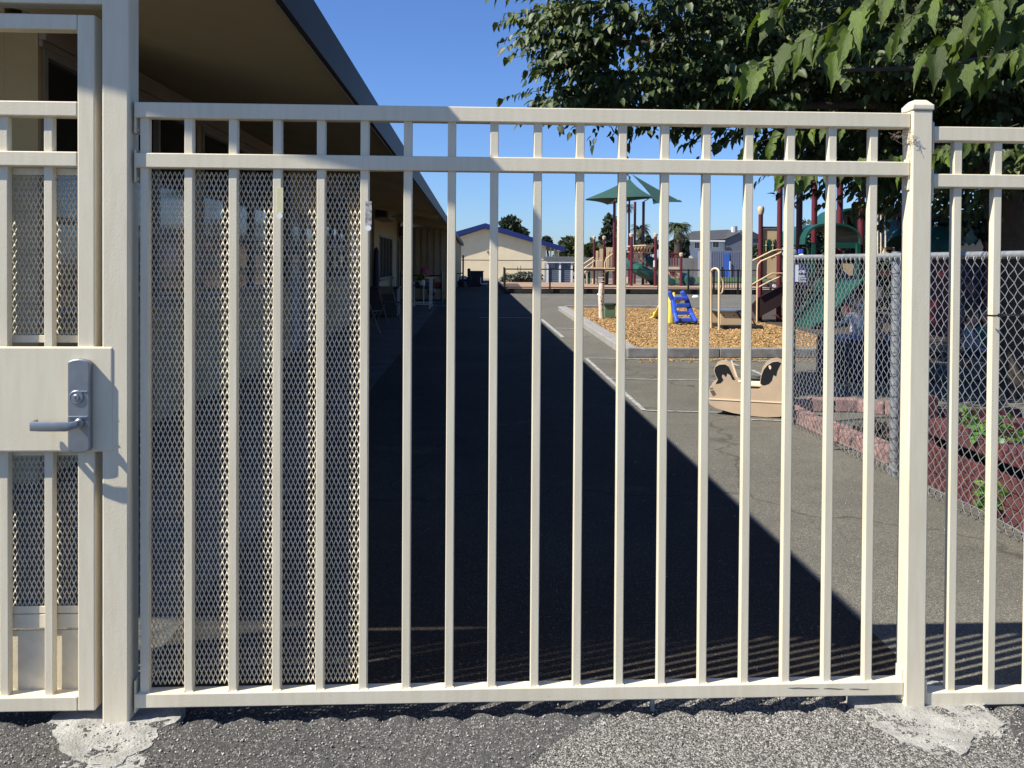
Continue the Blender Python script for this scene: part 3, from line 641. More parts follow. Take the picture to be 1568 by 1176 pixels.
pb = thing('planter_box', (3.0, 5.33, 0), 'dark red corner stake and back board beyond the maroon planter rim', 'planter')
part('post', 'planter', pb, lambda b: b.box(2.94, 3.02, 5.30, 5.38, 0, .53), bevel=.005)
part('back_board', 'planter', pb, lambda b: b.box(3.021, 3.6, 5.32, 5.36, .02, .44), bevel=.005)
LEAF_V = np.array([(0, 0, 0), (0, .5, -.02), (0, 1.05, -.14), (.38, .08, .10), (.44, .46, .12), (.20, .82, -.02), (-.38, .08, .10), (-.44, .46, .12), (-.20, .82, -.02)])
LEAF_F = np.array([(0, 3, 4, 1), (1, 4, 5, 2), (0, 1, 7, 6), (1, 2, 8, 7)])
def frames(axis, up):
    axis = axis/np.linalg.norm(axis, axis=1)[:, None]; x = np.cross(axis, up); x /= np.linalg.norm(x, axis=1)[:, None]+1e-9; z = np.cross(x, axis)
    return np.stack([x, axis, z], 2)
def leafy(name, m, parent, pos, size, droop=.2, spread=1.):
    n = len(pos); axis = rng.normal(size=(n, 3))*spread+np.array((0, 0, -droop)); up = rng.normal(size=(n, 3))*.5+np.array((0, -.1, 1.))
    v, f = instmesh(LEAF_V, LEAF_F, pos, frames(axis, up), size*rng.uniform(.6, 1.25, n)); o = npmesh(name, v, f, m, parent); o['kind'] = 'stuff'; return o
for (x, y, z, r, n, lb) in ((2.97, 4.62, .42, .14, 90, 'leafy green plant growing in the maroon planter behind the third right picket'), (2.83, 4.42, .13, .09, 46, 'green weed sprouting low against the maroon planter boards'), (3.05, 5.0, .42, .10, 40, 'small green seedling at the far end of the planter'), (2.88, 3.98, .22, .13, 80, 'bushy green weed against the near planter boards'), (3.0, 4.05, .45, .15, 90, 'bright green plant over the near planter rim')):
    t = thing('garden_plant', (x, y, z-r), lb, 'plant')
    u = rng.normal(size=(n, 3)); u /= np.linalg.norm(u, axis=1)[:, None]; pp = np.array((x, y, z))+u*r*rng.random((n, 1))**.4
    pp[:, 0] = np.where(z < .3, np.minimum(pp[:, 0], 2.852), pp[:, 0])
    leafy('leaves', 'weed', t, pp, .05); part('stem', 'weed', t, lambda b: [b.tube([(x, y, max(.0, z-r-.1)), tuple(pp[k*3])], .0025, 4) for k in range(6)])
# dead shrub at foot of border
t = thing('dry_shrub', (2.98, 6.15, 0), 'dark brown dry shrub inside the curve of the pink border', 'plant')
u = rng.normal(size=(500, 3)); u[:, 2] = abs(u[:, 2]); u /= np.linalg.norm(u, axis=1)[:, None]
leafy('foliage', mat('dry_brown_foliage', (.06, .04, .03), .9, .3, 20, island=.5), t, np.array((3.12, 6.2, .02))+u*np.array((.17, .42, .16))*rng.random((500, 1))**.4, .045)
part('twigs', 'bark', t, lambda b: [b.tube([(3.12, 6.2, 0), (3.12+random.uniform(-.15, .15), 6.2+random.uniform(-.35, .35), random.uniform(.08, .18))], .003, 4) for _ in range(20)])

tb = thing('low_table', (4.6, 9.9, 0), 'child height table under a long navy cloth behind the chain link', 'table')
def drape(b):
    n = 60; x0, x1 = 4.25, 5.35
    V = []; 
    for i in range(n+1):
        x = x0+(x1-x0)*i/n; wv = .018*math.sin(i*.9)+.01*math.sin(i*2.3)
        V += [(x, 9.6-.0, .496), (x, 9.585+wv*.5, .25), (x, 9.57+wv, .01)]
    b.add(V, [(i*3+j, (i+1)*3+j, (i+1)*3+j+1, i*3+j+1) for i in range(n) for j in (0, 1)])
    b.box(x0, x0+.012, 9.602, 10.2, .01, .495); b.box(x1-.012, x1, 9.602, 10.2, .01, .495); b.box(x0+.02, x1-.02, 10.19, 10.2, .02, .495)
part('cloth', 'navy', tb, drape); part('table_top', 'bluetop', tb, lambda b: b.box(4.25, 5.35, 9.601, 10.2, .497, .512), bevel=.004)
part('leg', 'galv', tb, lambda b: [b.box(x, x+.03, y, y+.03, 0, .495) for x in (4.3, 5.27) for y in (9.64, 10.12)])
for px, py, mm, r, h, lb, pyz in ((1347, 519, 'orange', .06, .03, 'orange dish on the navy clothed low table', .512), (1370, 517, 'orange', .075, .05, 'larger orange bowl at the right end of the low table', .512)):
    p = at(px, py, Z=pyz); o = part('bowl', mm, None, lambda b: b.lathe([(r*.6, 0), (r*.95, h*.6), (r, h), (r*.93, h), (r*.5, .008)], (p.x, min(10.1, p.y), pyz), 16), smooth=True, loc=(p.x, min(10.1, p.y), pyz)); tag(o, lb, 'bowl')
sb = thing('sand_table', (6.2, 10.2, 0), 'low weathered grey sandbox where the kneeling children play', 'sandbox')
for i in range(2):
    for x0, x1, y0, y1 in ((5.4, 7.4, 9.72, 9.76), (5.4, 7.4, 10.44, 10.48), (5.36, 5.399, 9.72, 10.48), (7.401, 7.44, 9.72, 10.48)):
        part('plank', 'plank', sb, lambda b: b.box(x0, x1, y0, y1, .005+i*.092, .092+i*.092), bevel=.004)
part('sand', 'sand', sb, lambda b: b.box(5.401, 7.399, 9.762, 10.438, .02, .14))
for px, py, mm, lb in ((1474, 549, 'orange', 'orange toy bowl on the sandbox edge by the grey shirted child'), (1496, 553, 'khaki', 'khaki round sieve lying in the sandbox'), (1483, 545, 'red', 'small red scoop beside the orange toy bowl')):
    p = at(px, py, Y=9.9); o = part('sand_toy', mm, None, lambda b: b.lathe([(.03, 0), (.055, .03), (.06, .05), (.055, .05), (.03, .01)], (p.x, 9.95, .141), 14), smooth=True, loc=(p.x, 9.95, .141)); tag(o, lb, 'toy', None)
p = at(1540, 516, Y=11.0)
o = part('basket', 'orange', None, lambda b: b.lathe([(.10, .0), (.13, .10), (.14, .105), (.13, .105), (.10, .02)], (p.x, 11.0, p.z-.04), 18), smooth=True, loc=(p.x, 11.0, p.z-.04)); tag(o, 'round tan basket of snacks right of the teal shirted child', 'basket')
st = thing('stool', (p.x, 11.0, 0), 'dark maroon stool holding the tan basket', 'stool')
part('seat', 'planter', st, lambda b: b.box(p.x-.14, p.x+.14, 10.86, 11.14, p.z-.075, p.z-.042), bevel=.01)
part('leg', 'planter', st, lambda b: [b.box(p.x+sx*.1-.015, p.x+sx*.1+.015, 11+sy*.1-.015, 11+sy*.1+.015, 0, p.z-.076) for sx in (-1, 1) for sy in (-1, 1)])

# ------------------------------------------------------------------ people
def person(loc, rotz, J, mats, label, head_tilt=(0, 0, 0), sc=1., hairlong=False, mask=None):
    """J: name -> (pos, radius, parent, region); local coords, z up, facing -Y"""
    import bmesh
    t = thing('person', loc, label, 'person'); t.rotation_euler.z = rotz
    names = list(J); me = bpy.data.meshes.new('body')
    me.from_pydata([Vector(J[n][0])*sc for n in names], [(names.index(J[n][2]), names.index(n)) for n in names if J[n][2]], [])
    o = bpy.data.objects.new('body', me); C.objects.link(o)
    md = o.modifiers.new('skin', 'SKIN'); me.skin_vertices[0].data[0].use_root = True
    for i, n in enumerate(names): r = J[n][1]; r = (r, r) if not isinstance(r, tuple) else r; me.skin_vertices[0].data[i].radius = (r[0]*sc, r[1]*sc)
    sb_ = o.modifiers.new('sub', 'SUBSURF'); sb_.levels = 2; sb_.render_levels = 2
    dg = bpy.context.evaluated_depsgraph_get(); m2 = bpy.data.meshes.new_from_object(o.evaluated_get(dg)); m2.name = 'body'
    o.modifiers.clear(); o.data = m2; m2.materials.clear()
    regs = ['skin', 'shirt', 'pants', 'shoe']
    for r in regs: m2.materials.append(MT[mats[r]])
    P = [(Vector(J[J[n][2]][0])*sc, Vector(J[n][0])*sc, regs.index(J[n][3])) for n in names if J[n][2]]
    mi = []
    for f in m2.polygons:
        best = (9, 0)
        for a, c, r in P:
            d = c-a; u = max(0, min(1, (f.center-a).dot(d)/max(1e-9, d.length_squared))); dd = (a+d*u-f.center).length
            if dd < best[0]: best = (dd, r)
        mi.append(best[1])
    m2.polygons.foreach_set('material_index', mi); m2.polygons.foreach_set('use_smooth', [True]*len(mi)); m2.update()
    o.parent = t
    # head details
    hc = Vector(J['head'][0])*sc; R = .098*sc
    E = Matrix.Rotation(head_tilt[2], 3, 'Z') @ Matrix.Rotation(head_tilt[0], 3, 'X')
    def place(b, fn):
        k = len(b.v); fn(b)
        for i in range(k, len(b.v)): b.v[i] = tuple(hc+E @ Vector(b.v[i]))
    def ell(b, c, r, n=12): b.lathe([(math.sin(q), -math.cos(q)) for q in np.linspace(.1, PI-.1, 9)], (0, 0, 0), n); m = 9*n; b.v[-m:] = [(c[0]+p[0]*r[0], c[1]+p[1]*r[1], c[2]+p[2]*r[2]) for p in b.v[-m:]]
    def mk(name, mm, fn, par):
        b = MB(); place(b, fn); me_ = bpy.data.meshes.new(name); me_.from_pydata(b.v, [], b.f); me_.materials.append(MT[mm]); me_.shade_smooth()
        q = bpy.data.objects.new(name, me_); C.objects.link(q); q.parent = par; return q
    hd = mk('head', mats['skin'], lambda b: (ell(b, (0, 0, 0), (R*.80, R*.95, R*1.08)), ell(b, (0, -R*.28, -R*.62), (R*.52, R*.55, R*.42)), ell(b, (0, -R*.98, -R*.12), (R*.12, R*.18, R*.2), 8), ell(b, (R*.8, 0, -.1*R), (R*.1, R*.2, R*.26), 8), ell(b, (-R*.8, 0, -.1*R), (R*.1, R*.2, R*.26), 8)), t)
    mk('eye', 'eye', lambda b: (ell(b, (R*.3, -R*.86, R*.05), (R*.11, R*.06, R*.07), 8), ell(b, (-R*.3, -R*.86, R*.05), (R*.11, R*.06, R*.07), 8)), hd)
    mk('mouth', 'maskr', lambda b: ell(b, (0, -R*.84, -R*.5), (R*.2, R*.05, R*.05), 8), hd)
    mk('hair', mats['hair'], lambda b: (ell(b, (0, R*.14, R*.22), (R*.90, R*.98, R*.98)), ell(b, (0, R*.35, -R*.15), (R*.88, R*.78, R*(1.25 if hairlong else .8)))), hd)
    if mask: mk('face_mask', mask, lambda b: ell(b, (0, -R*.42, -R*.42), (R*.66, R*.62, R*.42)), hd)
    return t
def hand(J, side, wr, d, sc_=1.):
    w = Vector(wr); d = Vector(d).normalized(); s = d.cross(Vector((0, 0, 1)))
    s = s.normalized() if s.length > .1 else Vector((1, 0, 0)); n_ = s.cross(d)
    J['palm'+side] = (w+d*.035, (.021, .014), 'wrist'+side, 'skin')
    for k, (o_, L) in enumerate(((-.018, .032), (-.006, .04), (.006, .038), (.018, .028))):
        J['f%s%d' % (side, k)] = (w+d*.055+s*o_, .007, 'palm'+side, 'skin'); J['g%s%d' % (side, k)] = (w+d*(.055+L)+s*o_*1.2-n_*.012, .0055, 'f%s%d' % (side, k), 'skin')
    J['t%s' % side] = (w+d*.035-s*.034-n_*.008, .0065, 'palm'+side, 'skin')
def kid(pose, arms):
    if pose == 'stand':
        J = {'pelvis': ((0, 0, .50), (.085, .07), None, 'pants')}
        for s, x in (('L', .055), ('R', -.055)):
            J['hip'+s] = ((x, 0, .46), .062, 'pelvis', 'pants'); J['knee'+s] = ((x*1.1, -.01, .26), .042, 'hip'+s, 'pants'); J['ankle'+s] = ((x*1.15, .01, .06), .030, 'knee'+s, 'pants'); J['toe'+s] = ((x*1.3, -.09, .03), .026, 'ankle'+s, 'shoe')
        zb = .50
    else:
        J = {'pelvis': ((0, 0, .20), (.09, .08), None, 'pants')}
        for s, x in (('L', .07), ('R', -.07)):
            J['hip'+s] = ((x, -.03, .19), .064, 'pelvis', 'pants'); J['knee'+s] = ((x*1.3, -.22, .07), .045, 'hip'+s, 'pants'); J['ankle'+s] = ((x*1.2, -.02, .045), .033, 'knee'+s, 'pants'); J['toe'+s] = ((x*1.2, .10, .035), .026, 'ankle'+s, 'shoe')
        zb = .20
    J['waist'] = ((0, 0, zb+.10), (.078, .062), 'pelvis', 'shirt'); J['chest'] = ((0, -.01, zb+.22), (.088, .066), 'waist', 'shirt')
    J['neck'] = ((0, -.015, zb+.325), .034, 'chest', 'skin'); J['head'] = ((0, -.03, zb+.435), .05, 'neck', 'skin')
    for s, sx in (('L', 1), ('R', -1)):
        el, wr = arms[s]
        J['sho'+s] = ((sx*.095, -.01, zb+.275), .036, 'chest', 'shirt'); J['elb'+s] = (el, .027, 'sho'+s, 'shirt'); J['wrist'+s] = (wr, .019, 'elb'+s, 'shirt')
        hand(J, s, wr, Vector(wr)-Vector(el))
    return J
p = at(1313, 470, Y=10.42)
person((p.x, 10.42, 0), .15, kid('stand', {'R': ((-.22, -.08, .70), (-.36, -.16, .66)), 'L': ((.17, -.06, .62), (.10, -.22, .56))}), dict(skin='skin2', shirt='shirtp', pants='jeans', shoe='shoe', hair='hair'), 'child in a lilac and white patterned shirt and pale mask with arm held out', sc=.97, mask='mask', hairlong=True)
p = at(1345, 494, Y=10.5)
person((p.x, 10.55, 0), .3, kid('kneel', {'R': ((-.15, -.12, .34), (-.08, -.24, .44)), 'L': ((.15, -.12, .34), (.08, -.24, .44))}), dict(skin='skin', shirt='shirtb', pants='jeans', shoe='shoe', hair='hairb'), 'dark haired child in a dark blue shirt sitting low behind the clothed table', sc=1.02)
p = at(1374, 494, Y=10.5)
person((p.x, 10.52, 0), -.3, kid('kneel', {'R': ((-.15, -.12, .34), (-.08, -.24, .44)), 'L': ((.15, -.12, .34), (.08, -.24, .44))}), dict(skin='skin2', shirt='shirto', pants='jeans', shoe='shoe', hair='hair'), 'child in an orange shirt at the right end of the clothed table', sc=1.02)
p = at(1484, 490, Y=10.75)
person((p.x, 10.8, 0), .9, kid('kneel', {'R': ((-.14, -.10, .30), (-.06, -.24, .22)), 'L': ((.14, -.12, .30), (.06, -.26, .22))}), dict(skin='skin2', shirt='shirtg', pants='jeans', shoe='shoe', hair='hair'), 'kneeling child in a grey patterned shirt and pink mask leaning over the sandbox', head_tilt=(.35, 0, 0), sc=1.08, mask='maskr')
p = at(1513, 492, Y=11.2)
person((p.x, 11.2, 0), -.6, kid('kneel', {'R': ((-.15, -.1, .32), (-.08, -.24, .30)), 'L': ((.15, -.12, .32), (.06, -.26, .30))}), dict(skin='skin', shirt='shirtt', pants='jeans', shoe='shoe', hair='hairb'), 'kneeling child in a teal shirt half hidden by a picket', sc=1.08)

# ================================================================== ROCKING TOY
rk = thing('rocking_toy', (2.80, 7.32, 0), 'plywood rocking toy with black painted head and tail lobes on the asphalt', 'rocking toy')
ry = 7.32
def T(u, v): q = at(1070+u/9.04, 530+v/9.04, Y=ry); return (q.x, q.z)
OUT = [(172, 780), (178, 690), (200, 625), (240, 592), (280, 565), (295, 530), (268, 470), (246, 400), (262, 335), (315, 298), (400, 290), (452, 318), (487, 370), (515, 440), (545, 512), (600, 560), (680, 618), (760, 630), (850, 628), (885, 606), (868, 540), (878, 450), (905, 360), (955, 285), (1025, 236), (1100, 222), (1165, 245), (1215, 310), (1240, 400), (1250, 520), (1275, 640), (1285, 790), (1262, 905), (1130, 1000), (950, 1017), (700, 1010), (500, 985), (270, 932), (185, 880)]
oz = min(T(u, v)[1] for u, v in OUT); fixz = .004-oz
def TT(L): return [(T(u, v)[0], T(u, v)[1]+fixz) for u, v in L]
part('side_panel', 'ply', rk, lambda b: b.prism(TT(OUT), ry, ry+.018), bevel=.0015)
part('side_panel', 'ply', rk, lambda b: b.prism(TT(OUT), ry+.25, ry+.268), bevel=.0015)
bl = TT([(255, 400), (268, 345), (325, 310), (400, 302), (448, 330), (478, 388), (505, 450), (538, 515), (500, 515), (468, 450), (430, 425), (412, 485), (385, 450), (362, 444), (355, 480), (378, 525), (340, 570), (268, 588), (304, 520), (276, 465)])
part('black_tail', 'ink', rk, lambda b: b.prism(bl, ry-.0015, ry-.0002))
bh = TT([(874, 545), (888, 440), (918, 355), (968, 288), (1038, 242), (1100, 232), (1150, 250), (1120, 310), (1095, 370), (1082, 440), (1045, 420), (1025, 500), (985, 550), (925, 572), (895, 566)])
part('black_head', 'ink', rk, lambda b: b.prism(bh, ry-.0015, ry-.0002))
part('label', 'inkgrey', rk, lambda b: [b.prism(TT(q), ry-.0015, ry-.0002) for q in ([(195, 690), (245, 672), (282, 735), (235, 762)], [(190, 655), (232, 642), (240, 655), (196, 670)])])
part('knuckle_spot', 'plyedge', rk, lambda b: b.prism(TT([(980, 300), (1000, 285), (1018, 310), (1012, 345), (992, 340)]), ry-.0028, ry-.0017))
sx0, sz0 = TT([(560, 590)])[0]; sx1, _ = TT([(880, 600)])[0]
part('seat', 'plyedge', rk, lambda b: b.box(sx0, sx1, ry+.019, ry+.249, sz0-.005, sz0+.012), bevel=.002)
lx0 = TT([(175, 800)])[0]; lx1 = TT([(1280, 800)])[0]
part('rub_strip', 'plyedge', rk, lambda b: b.box(lx0[0]+.002, lx1[0]-.002, ry-.006, ry-.0005, lx0[1]-.006, lx0[1]+.004))
part('cross_board', 'ply', rk, lambda b: b.box(lx0[0]+.05, lx1[0]-.05, ry+.019, ry+.249, lx0[1]-.06, lx0[1]-.045))
hx, hz_ = TT([(480, 265)])[0]
rk.rotation_euler.z = -.35
part('grip_rod', 'plyedge', rk, lambda b: b.beam((hx, ry+.1, hz_), (hx+.05, ry+.1, hz_-.15), .016, .016))

# ================================================================== MAIN BUILDING
EX = -.8; WX = -2.7; Y0 = 2.20; Y1 = 60.; SL = .26
bd = thing('school_building', (WX, 5.3, 0), 'long tan school wing with deep charcoal edged eaves on the left', 'building')
wins = [(5.34, 8.25, 1.02, 2.70), (8.38, 11.35, 1.02, 2.70), (11.45, 12.35, 1.02, 2.70), (15.2, 17.8, 1.02, 2.70), (23.8, 27.4, .85, 2.12)]
doors = [(12.4, 13.4), (13.45, 14.45), (29.0, 29.9)]
def walls(b):
    ops = sorted([(a, c, z0, z1) for a, c, z0, z1 in wins]+[(a, c, 0, 2.15) for a, c in doors]); y = 5.3
    for a, c, z0, z1 in ops:
        if a > y+.001: b.box(WX-.2, WX, y, a, 0, 2.90)
        if z0 > 0: b.box(WX-.2, WX, a, c, 0, z0)
        b.box(WX-.2, WX, a, c, z1, 2.90); y = c
    b.box(WX-.2, WX, y, 30.5, 0, 2.90)
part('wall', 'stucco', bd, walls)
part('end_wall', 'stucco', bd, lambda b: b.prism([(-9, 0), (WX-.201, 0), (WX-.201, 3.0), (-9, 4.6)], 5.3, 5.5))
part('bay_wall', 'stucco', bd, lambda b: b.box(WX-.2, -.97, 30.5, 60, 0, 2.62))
for i in range(8): part('batten', 'trim', bd, lambda b: b.box(-2.66+i*.235, -2.62+i*.235, 30.47, 30.499, 0, 2.55))
# roof slab: top of eave at z=2.67, slope .26
def slab(b):
    zt = lambda x: 2.71+(EX-x)*SL
    xr = -9
    b.add([(EX-.03, Y0+.03, zt(EX-.03)), (xr, Y0+.03, zt(xr)), (xr, Y1, zt(xr)), (EX-.03, Y1, zt(EX-.03)), (EX-.03, Y0+.03, zt(EX-.03)-.045), (xr, Y0+.03, zt(xr)-.045), (xr, Y1, zt(xr)-.045), (EX-.03, Y1, zt(EX-.03)-.045)],
          [(0, 1, 2, 3), (7, 6, 5, 4), (0, 4, 5, 1), (1, 5, 6, 2), (2, 6, 7, 3), (3, 7, 4, 0)])
part('roof', 'roof', bd, slab)
def sof(b):
    x0, x1 = EX-.035, WX-.05; z0, z1 = 2.478, 2.905
    b.add([(x0, 2.60, z0), (x1, 2.60, z1), (x1, Y1, z1), (x0, Y1, z0), (x0, 2.60, z0+.02), (x1, 2.60, z1+.02), (x1, Y1, z1+.02), (x0, Y1, z0+.02)], [(0, 1, 2, 3), (7, 6, 5, 4), (0, 4, 5, 1), (1, 5, 6, 2), (2, 6, 7, 3), (3, 7, 4, 0)])
    b.add([(x1-.001, 2.60, z1), (-9, 2.60, z1+1.5), (-9, 5.29, z1+1.5), (x1-.001, 5.29, z1)], [(0, 1, 2, 3)])
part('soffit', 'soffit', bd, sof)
part('fascia', 'fascia', bd, lambda b: b.box(EX-.03, EX, Y0, Y1, 2.46, 2.675), bevel=.003)
part('drip_edge', 'trim', bd, lambda b: b.box(EX-.034, EX-.0305, Y0+.05, Y1-.02, 2.452, 2.478))
part('rake_board', 'fascia', bd, lambda b: b.add([(EX-.031, Y0, 2.655), (-9, Y0, 2.655+8.17*SL), (-9, Y0, 2.72+8.17*SL), (EX-.031, Y0, 2.72), (EX-.031, Y0+.03, 2.655), (-9, Y0+.03, 2.655+8.17*SL), (-9, Y0+.03, 2.72+8.17*SL), (EX-.031, Y0+.03, 2.72)], [(0, 1, 2, 3), (7, 6, 5, 4), (0, 4, 5, 1), (1, 5, 6, 2), (2, 6, 7, 3), (3, 7, 4, 0)]))
part('top_trim', 'trim', bd, lambda b: (b.box(WX+.003, WX+.05, 5.3, 30.4, 2.74, 2.86), b.box(WX+.003, WX+.03, 5.3, 22, 2.70, 2.738)), bevel=.004)
for y in (19.5, 25.5, 37, 46):
    def brk(b):
        b.beam((EX-.06, y, 2.44), (WX+.02, y, 2.70), .09, .12)
    part('soffit_beam', 'soffit', bd, brk)
# windows
for k, (a, c, z0, z1) in enumerate(wins):
    w = part('window', 'alu', bd, lambda b: (b.box(WX-.06, WX+.02, a, a+.05, z0, z1), b.box(WX-.06, WX+.02, c-.05, c, z0, z1), b.box(WX-.06, WX+.02, a+.051, c-.051, z0, z0+.05), b.box(WX-.06, WX+.02, a+.051, c-.051, z1-.05, z1)), bevel=.003)
    nm = (3, 3, 1, 3, 4)[k]; g = (c-a-.1)/nm
    for i in range(1, nm): part('mullion', 'alu', w, lambda b: b.box(WX-.05, WX+.012, a+.05+g*i-.02, a+.05+g*i+.02, z0+.051, z1-.051))
    if k < 4: part('transom', 'alu', w, lambda b: [b.box(WX-.048, WX+.01, a+.052+g*i+(.021 if i else 0), a+.05+g*(i+1)-.022, 1.62, 1.66) for i in range(nm)])
    for i in range(nm): part('pane', 'glass', w, lambda b: b.box(WX-.04, WX-.034, a+.05+g*i+.001, a+.05+g*(i+1)-.001, z0+.05, z1-.05))
    part('sill', 'trim', w, lambda b: b.box(WX+.003, WX+.07, a-.04, c+.04, z0-.045, z0-.003), bevel=.004)
for i in range(5): part('curtain', 'paper', bd, lambda b: b.box(WX-.10, WX-.09, 23.95+i*.75, 24.15+i*.75, .95, 2.05))
for a, c in doors:
    d_ = part('door', 'door', bd, lambda b: b.box(WX-.09, WX-.04, a+.04, c-.04, .01, 2.10), bevel=.004)
    part('door_frame', 'trim', bd, lambda b: (b.box(WX-.08, WX+.015, a, a+.039, 0, 2.15), b.box(WX-.08, WX+.015, c-.039, c, 0, 2.15), b.box(WX-.08, WX+.015, a+.04, c-.04, 2.101, 2.149)))
    part('door_handle', 'steel', d_, lambda b: b.tube([(WX-.04, c-.12, 1.0), (WX+.02, c-.12, 1.0), (WX+.02, c-.22, 1.0)], .01, 8))
    part('door_window', 'glass', d_, lambda b: b.box(WX-.039, WX-.036, a+.3, c-.3, 1.2, 1.9))
for y0, y1, z0, z1 in ((22.3, 24.2, 2.50, 2.84), (29.2, 31.0, 2.2, 2.6)):
    v_ = part('ventilation_box', 'trim', bd, lambda b: b.box(WX+.003, WX+.42, y0, min(y1, 30.4), z0, z1), bevel=.01)
    part('grille', 'black', v_, lambda b: b.box(WX+.06, WX+.36, y0-.008, y0-.001, z0+.05, z1-.05))
part('conduit', 'trim', bd, lambda b: b.tube([(WX+.42, 23.0, 2.60), (-1.6, 23.2, 2.585), (-.95, 23.4, 2.42), (-.9, 23.4, 2.47)], .018, 8))
part('downpipe', 'trim', bd, lambda b: b.box(WX+.003, WX+.07, 22.0, 22.08, 0, 2.7))
for y, z, w_, h_, lb in ((18.4, 1.35, .5, .7, 'large white paper nearest the camera on the shaded wall past the windows'), (19.3, 1.45, .35, .5, 'medium white paper between two taller sheets on the shaded wall'), (19.9, 1.3, .4, .75, 'tallest white paper on the shaded wall'), (20.6, 1.5, .3, .4, 'smallest white paper, farthest along the shaded wall')):
    o = part('notice_paper', 'paper', None, lambda b: b.box(WX+.002, WX+.005, y, y+w_, z, z+h_), loc=(WX, y, z)); tag(o, lb, 'paper', 'papers pinned on the school wall')
# clutter under the eaves
jk = part('hanging_coat', 'navy', None, lambda b: b.lathe([(.02, 1.75), (.14, 1.66), (.15, 1.3), (.17, .9), (.16, .66), (.12, .62)], (WX+.16, 21.7, 0), 12, sx=.45), smooth=True, loc=(WX+.16, 21.7, .6)); tag(jk, 'dark coat hanging on the wall before the tall window', 'coat')
cb_ = thing('cabinet', (-2.2, 20.9, 0), 'dark blue grey storage cabinet against the shaded wall', 'cabinet')
part('body', 'cabinet', cb_, lambda b: b.box(WX+.05, -1.90, 20.6, 21.5, .02, .70), bevel=.01)
part('top', 'black', cb_, lambda b: b.box(WX+.03, -1.87, 20.57, 21.53, .702, .735), bevel=.005)
part('door', 'cabinet', cb_, lambda b: b.box(-2.5, -1.93, 20.58, 20.598, .06, .66), bevel=.004)
def fchair(p, rz, label):
    t = thing('folding_chair', p, label, 'chair', 'folding chairs under the eaves'); x, y = p[0], p[1]
    def leg(a, c, nm='leg'): part(nm, 'alu', t, lambda b: b.tube([Vector(p)+Vector(a), Vector(p)+Vector(c)], .012, 6))
    for s in (-.2, .2): leg((s, -.18, 0), (s, .16, .80)); leg((s, .2, 0), (s, -.12, .44))
    part('seat', 'black', t, lambda b: b.box(x-.2, x+.2, y-.2, y+.16, .43, .455), bevel=.01)
    part('backrest', 'black', t, lambda b: b.box(x-.2, x+.2, y+.11, y+.14, .62, .80), bevel=.01)
    t.rotation_euler.z = rz; return t
fchair((-2.02, 15.8, 0), 1.2, 'black seated folding chair with pale legs just beyond the mesh panel')
fchair((-1.95, 19.2, 0), .8, 'black folding chair beside the dark cabinet')
tb2 = thing('trolley_table', (-1.45, 23.3, 0), 'white legged wheeled table frame with pots under the eaves', 'table')
for x in (-1.72, -1.22):
    for y in (22.9, 23.9): part('leg', 'white', tb2, lambda b: b.box(x-.015, x+.015, y-.015, y+.015, .08, .80 if x < -1.5 else .92)); part('caster', 'black', tb2, lambda b: b.lathe([(.04, -.012), (.04, .012)], (x, y, .04), 12, 'X'))
for bb in ((-1.704, -1.236, 22.885, 22.91, .20, .225), (-1.704, -1.236, 23.885, 23.91, .20, .225), (-1.36, -1.08, 22.84, 22.87, .921, .945), (-1.40, -1.38, 22.885, 22.91, .226, .90)): part('crossbar', 'white', tb2, lambda b: b.box(*bb))
part('table_top', 'black', tb2, lambda b: b.box(-1.95, -1.24, 22.95, 23.85, .70, .72))
for px, py, mm, lb, n in ((648, 446, 'weed', 'yellow green potted plant on the wheeled table', 60),):
    q = at(px, py, Y=22.8); t = thing('potted_plant', (q.x, 22.8, .5), lb, 'plant')
    part('pot', 'white', t, lambda b: b.lathe([(.07, 0), (.1, .14), (.09, .14), (.06, .02)], (q.x-.05, 23.1, .72), 12)); u = rng.normal(size=(n, 3))*.07
    leafy('leaves', 'weed', t, np.array((q.x-.05, 23.1, .93))+u, .09)
q = at(661, 447, Y=24.4); tag(part('ball', 'maroon', None, lambda b: b.lathe([(.12*math.sin(t), -.12*math.cos(t)) for t in np.linspace(.05, PI-.05, 10)], (q.x, 24.4, q.z), 16), smooth=True, loc=(q.x, 24.4, q.z)), 'dark red ball resting on the dark shelf behind the wheeled table', 'ball')
q = at(650, 409, Y=25); r = at(650, 432, Y=25)
tag(part('hanging_bag', 'pinkc', None, lambda b: b.lathe([(.03, q.z), (.10, q.z-.08), (.13, q.z-.3), (.08, r.z)], (q.x, 25, 0), 12, sy=.5), smooth=True, loc=(q.x, 25, r.z)), 'magenta bag hanging above the dark shelf', 'bag')
sh = thing('shelf_unit', (-1.5, 27, 0), 'dark open shelf unit against the bay wall', 'shelf')
for z in (.1, .5, .9): part('shelf', 'black', sh, lambda b: b.box(-2.4, -1.05, 27.0, 27.5, z, z+.04))
for x in (-2.4, -1.09): part('upright', 'black', sh, lambda b: b.box(x, x+.039, 26.99, 27.51, 0, 1.06))
for i, (x, mm) in enumerate(((-2.2, 'bluep'), (-1.95, 'navy'), (-1.6, 'bluetop'), (-1.3, 'red'))):
    tag(part('storage_tub', mm, None, lambda b: b.box(x, x+.2, 27.1, 27.4, .541, .70), bevel=.02, loc=(x, 27.1, .541)), ['bright blue tub on the dark shelf leftmost', 'navy tub on the dark shelf second from left', 'steel blue tub on the dark shelf', 'red tub at the right end of the dark shelf'][i], 'tub')
q = at(741, 443, Z=0)
wc = thing('child_chair', (q.x, q.y, 0), 'small pale chair alone in the shade far down the asphalt', 'chair')
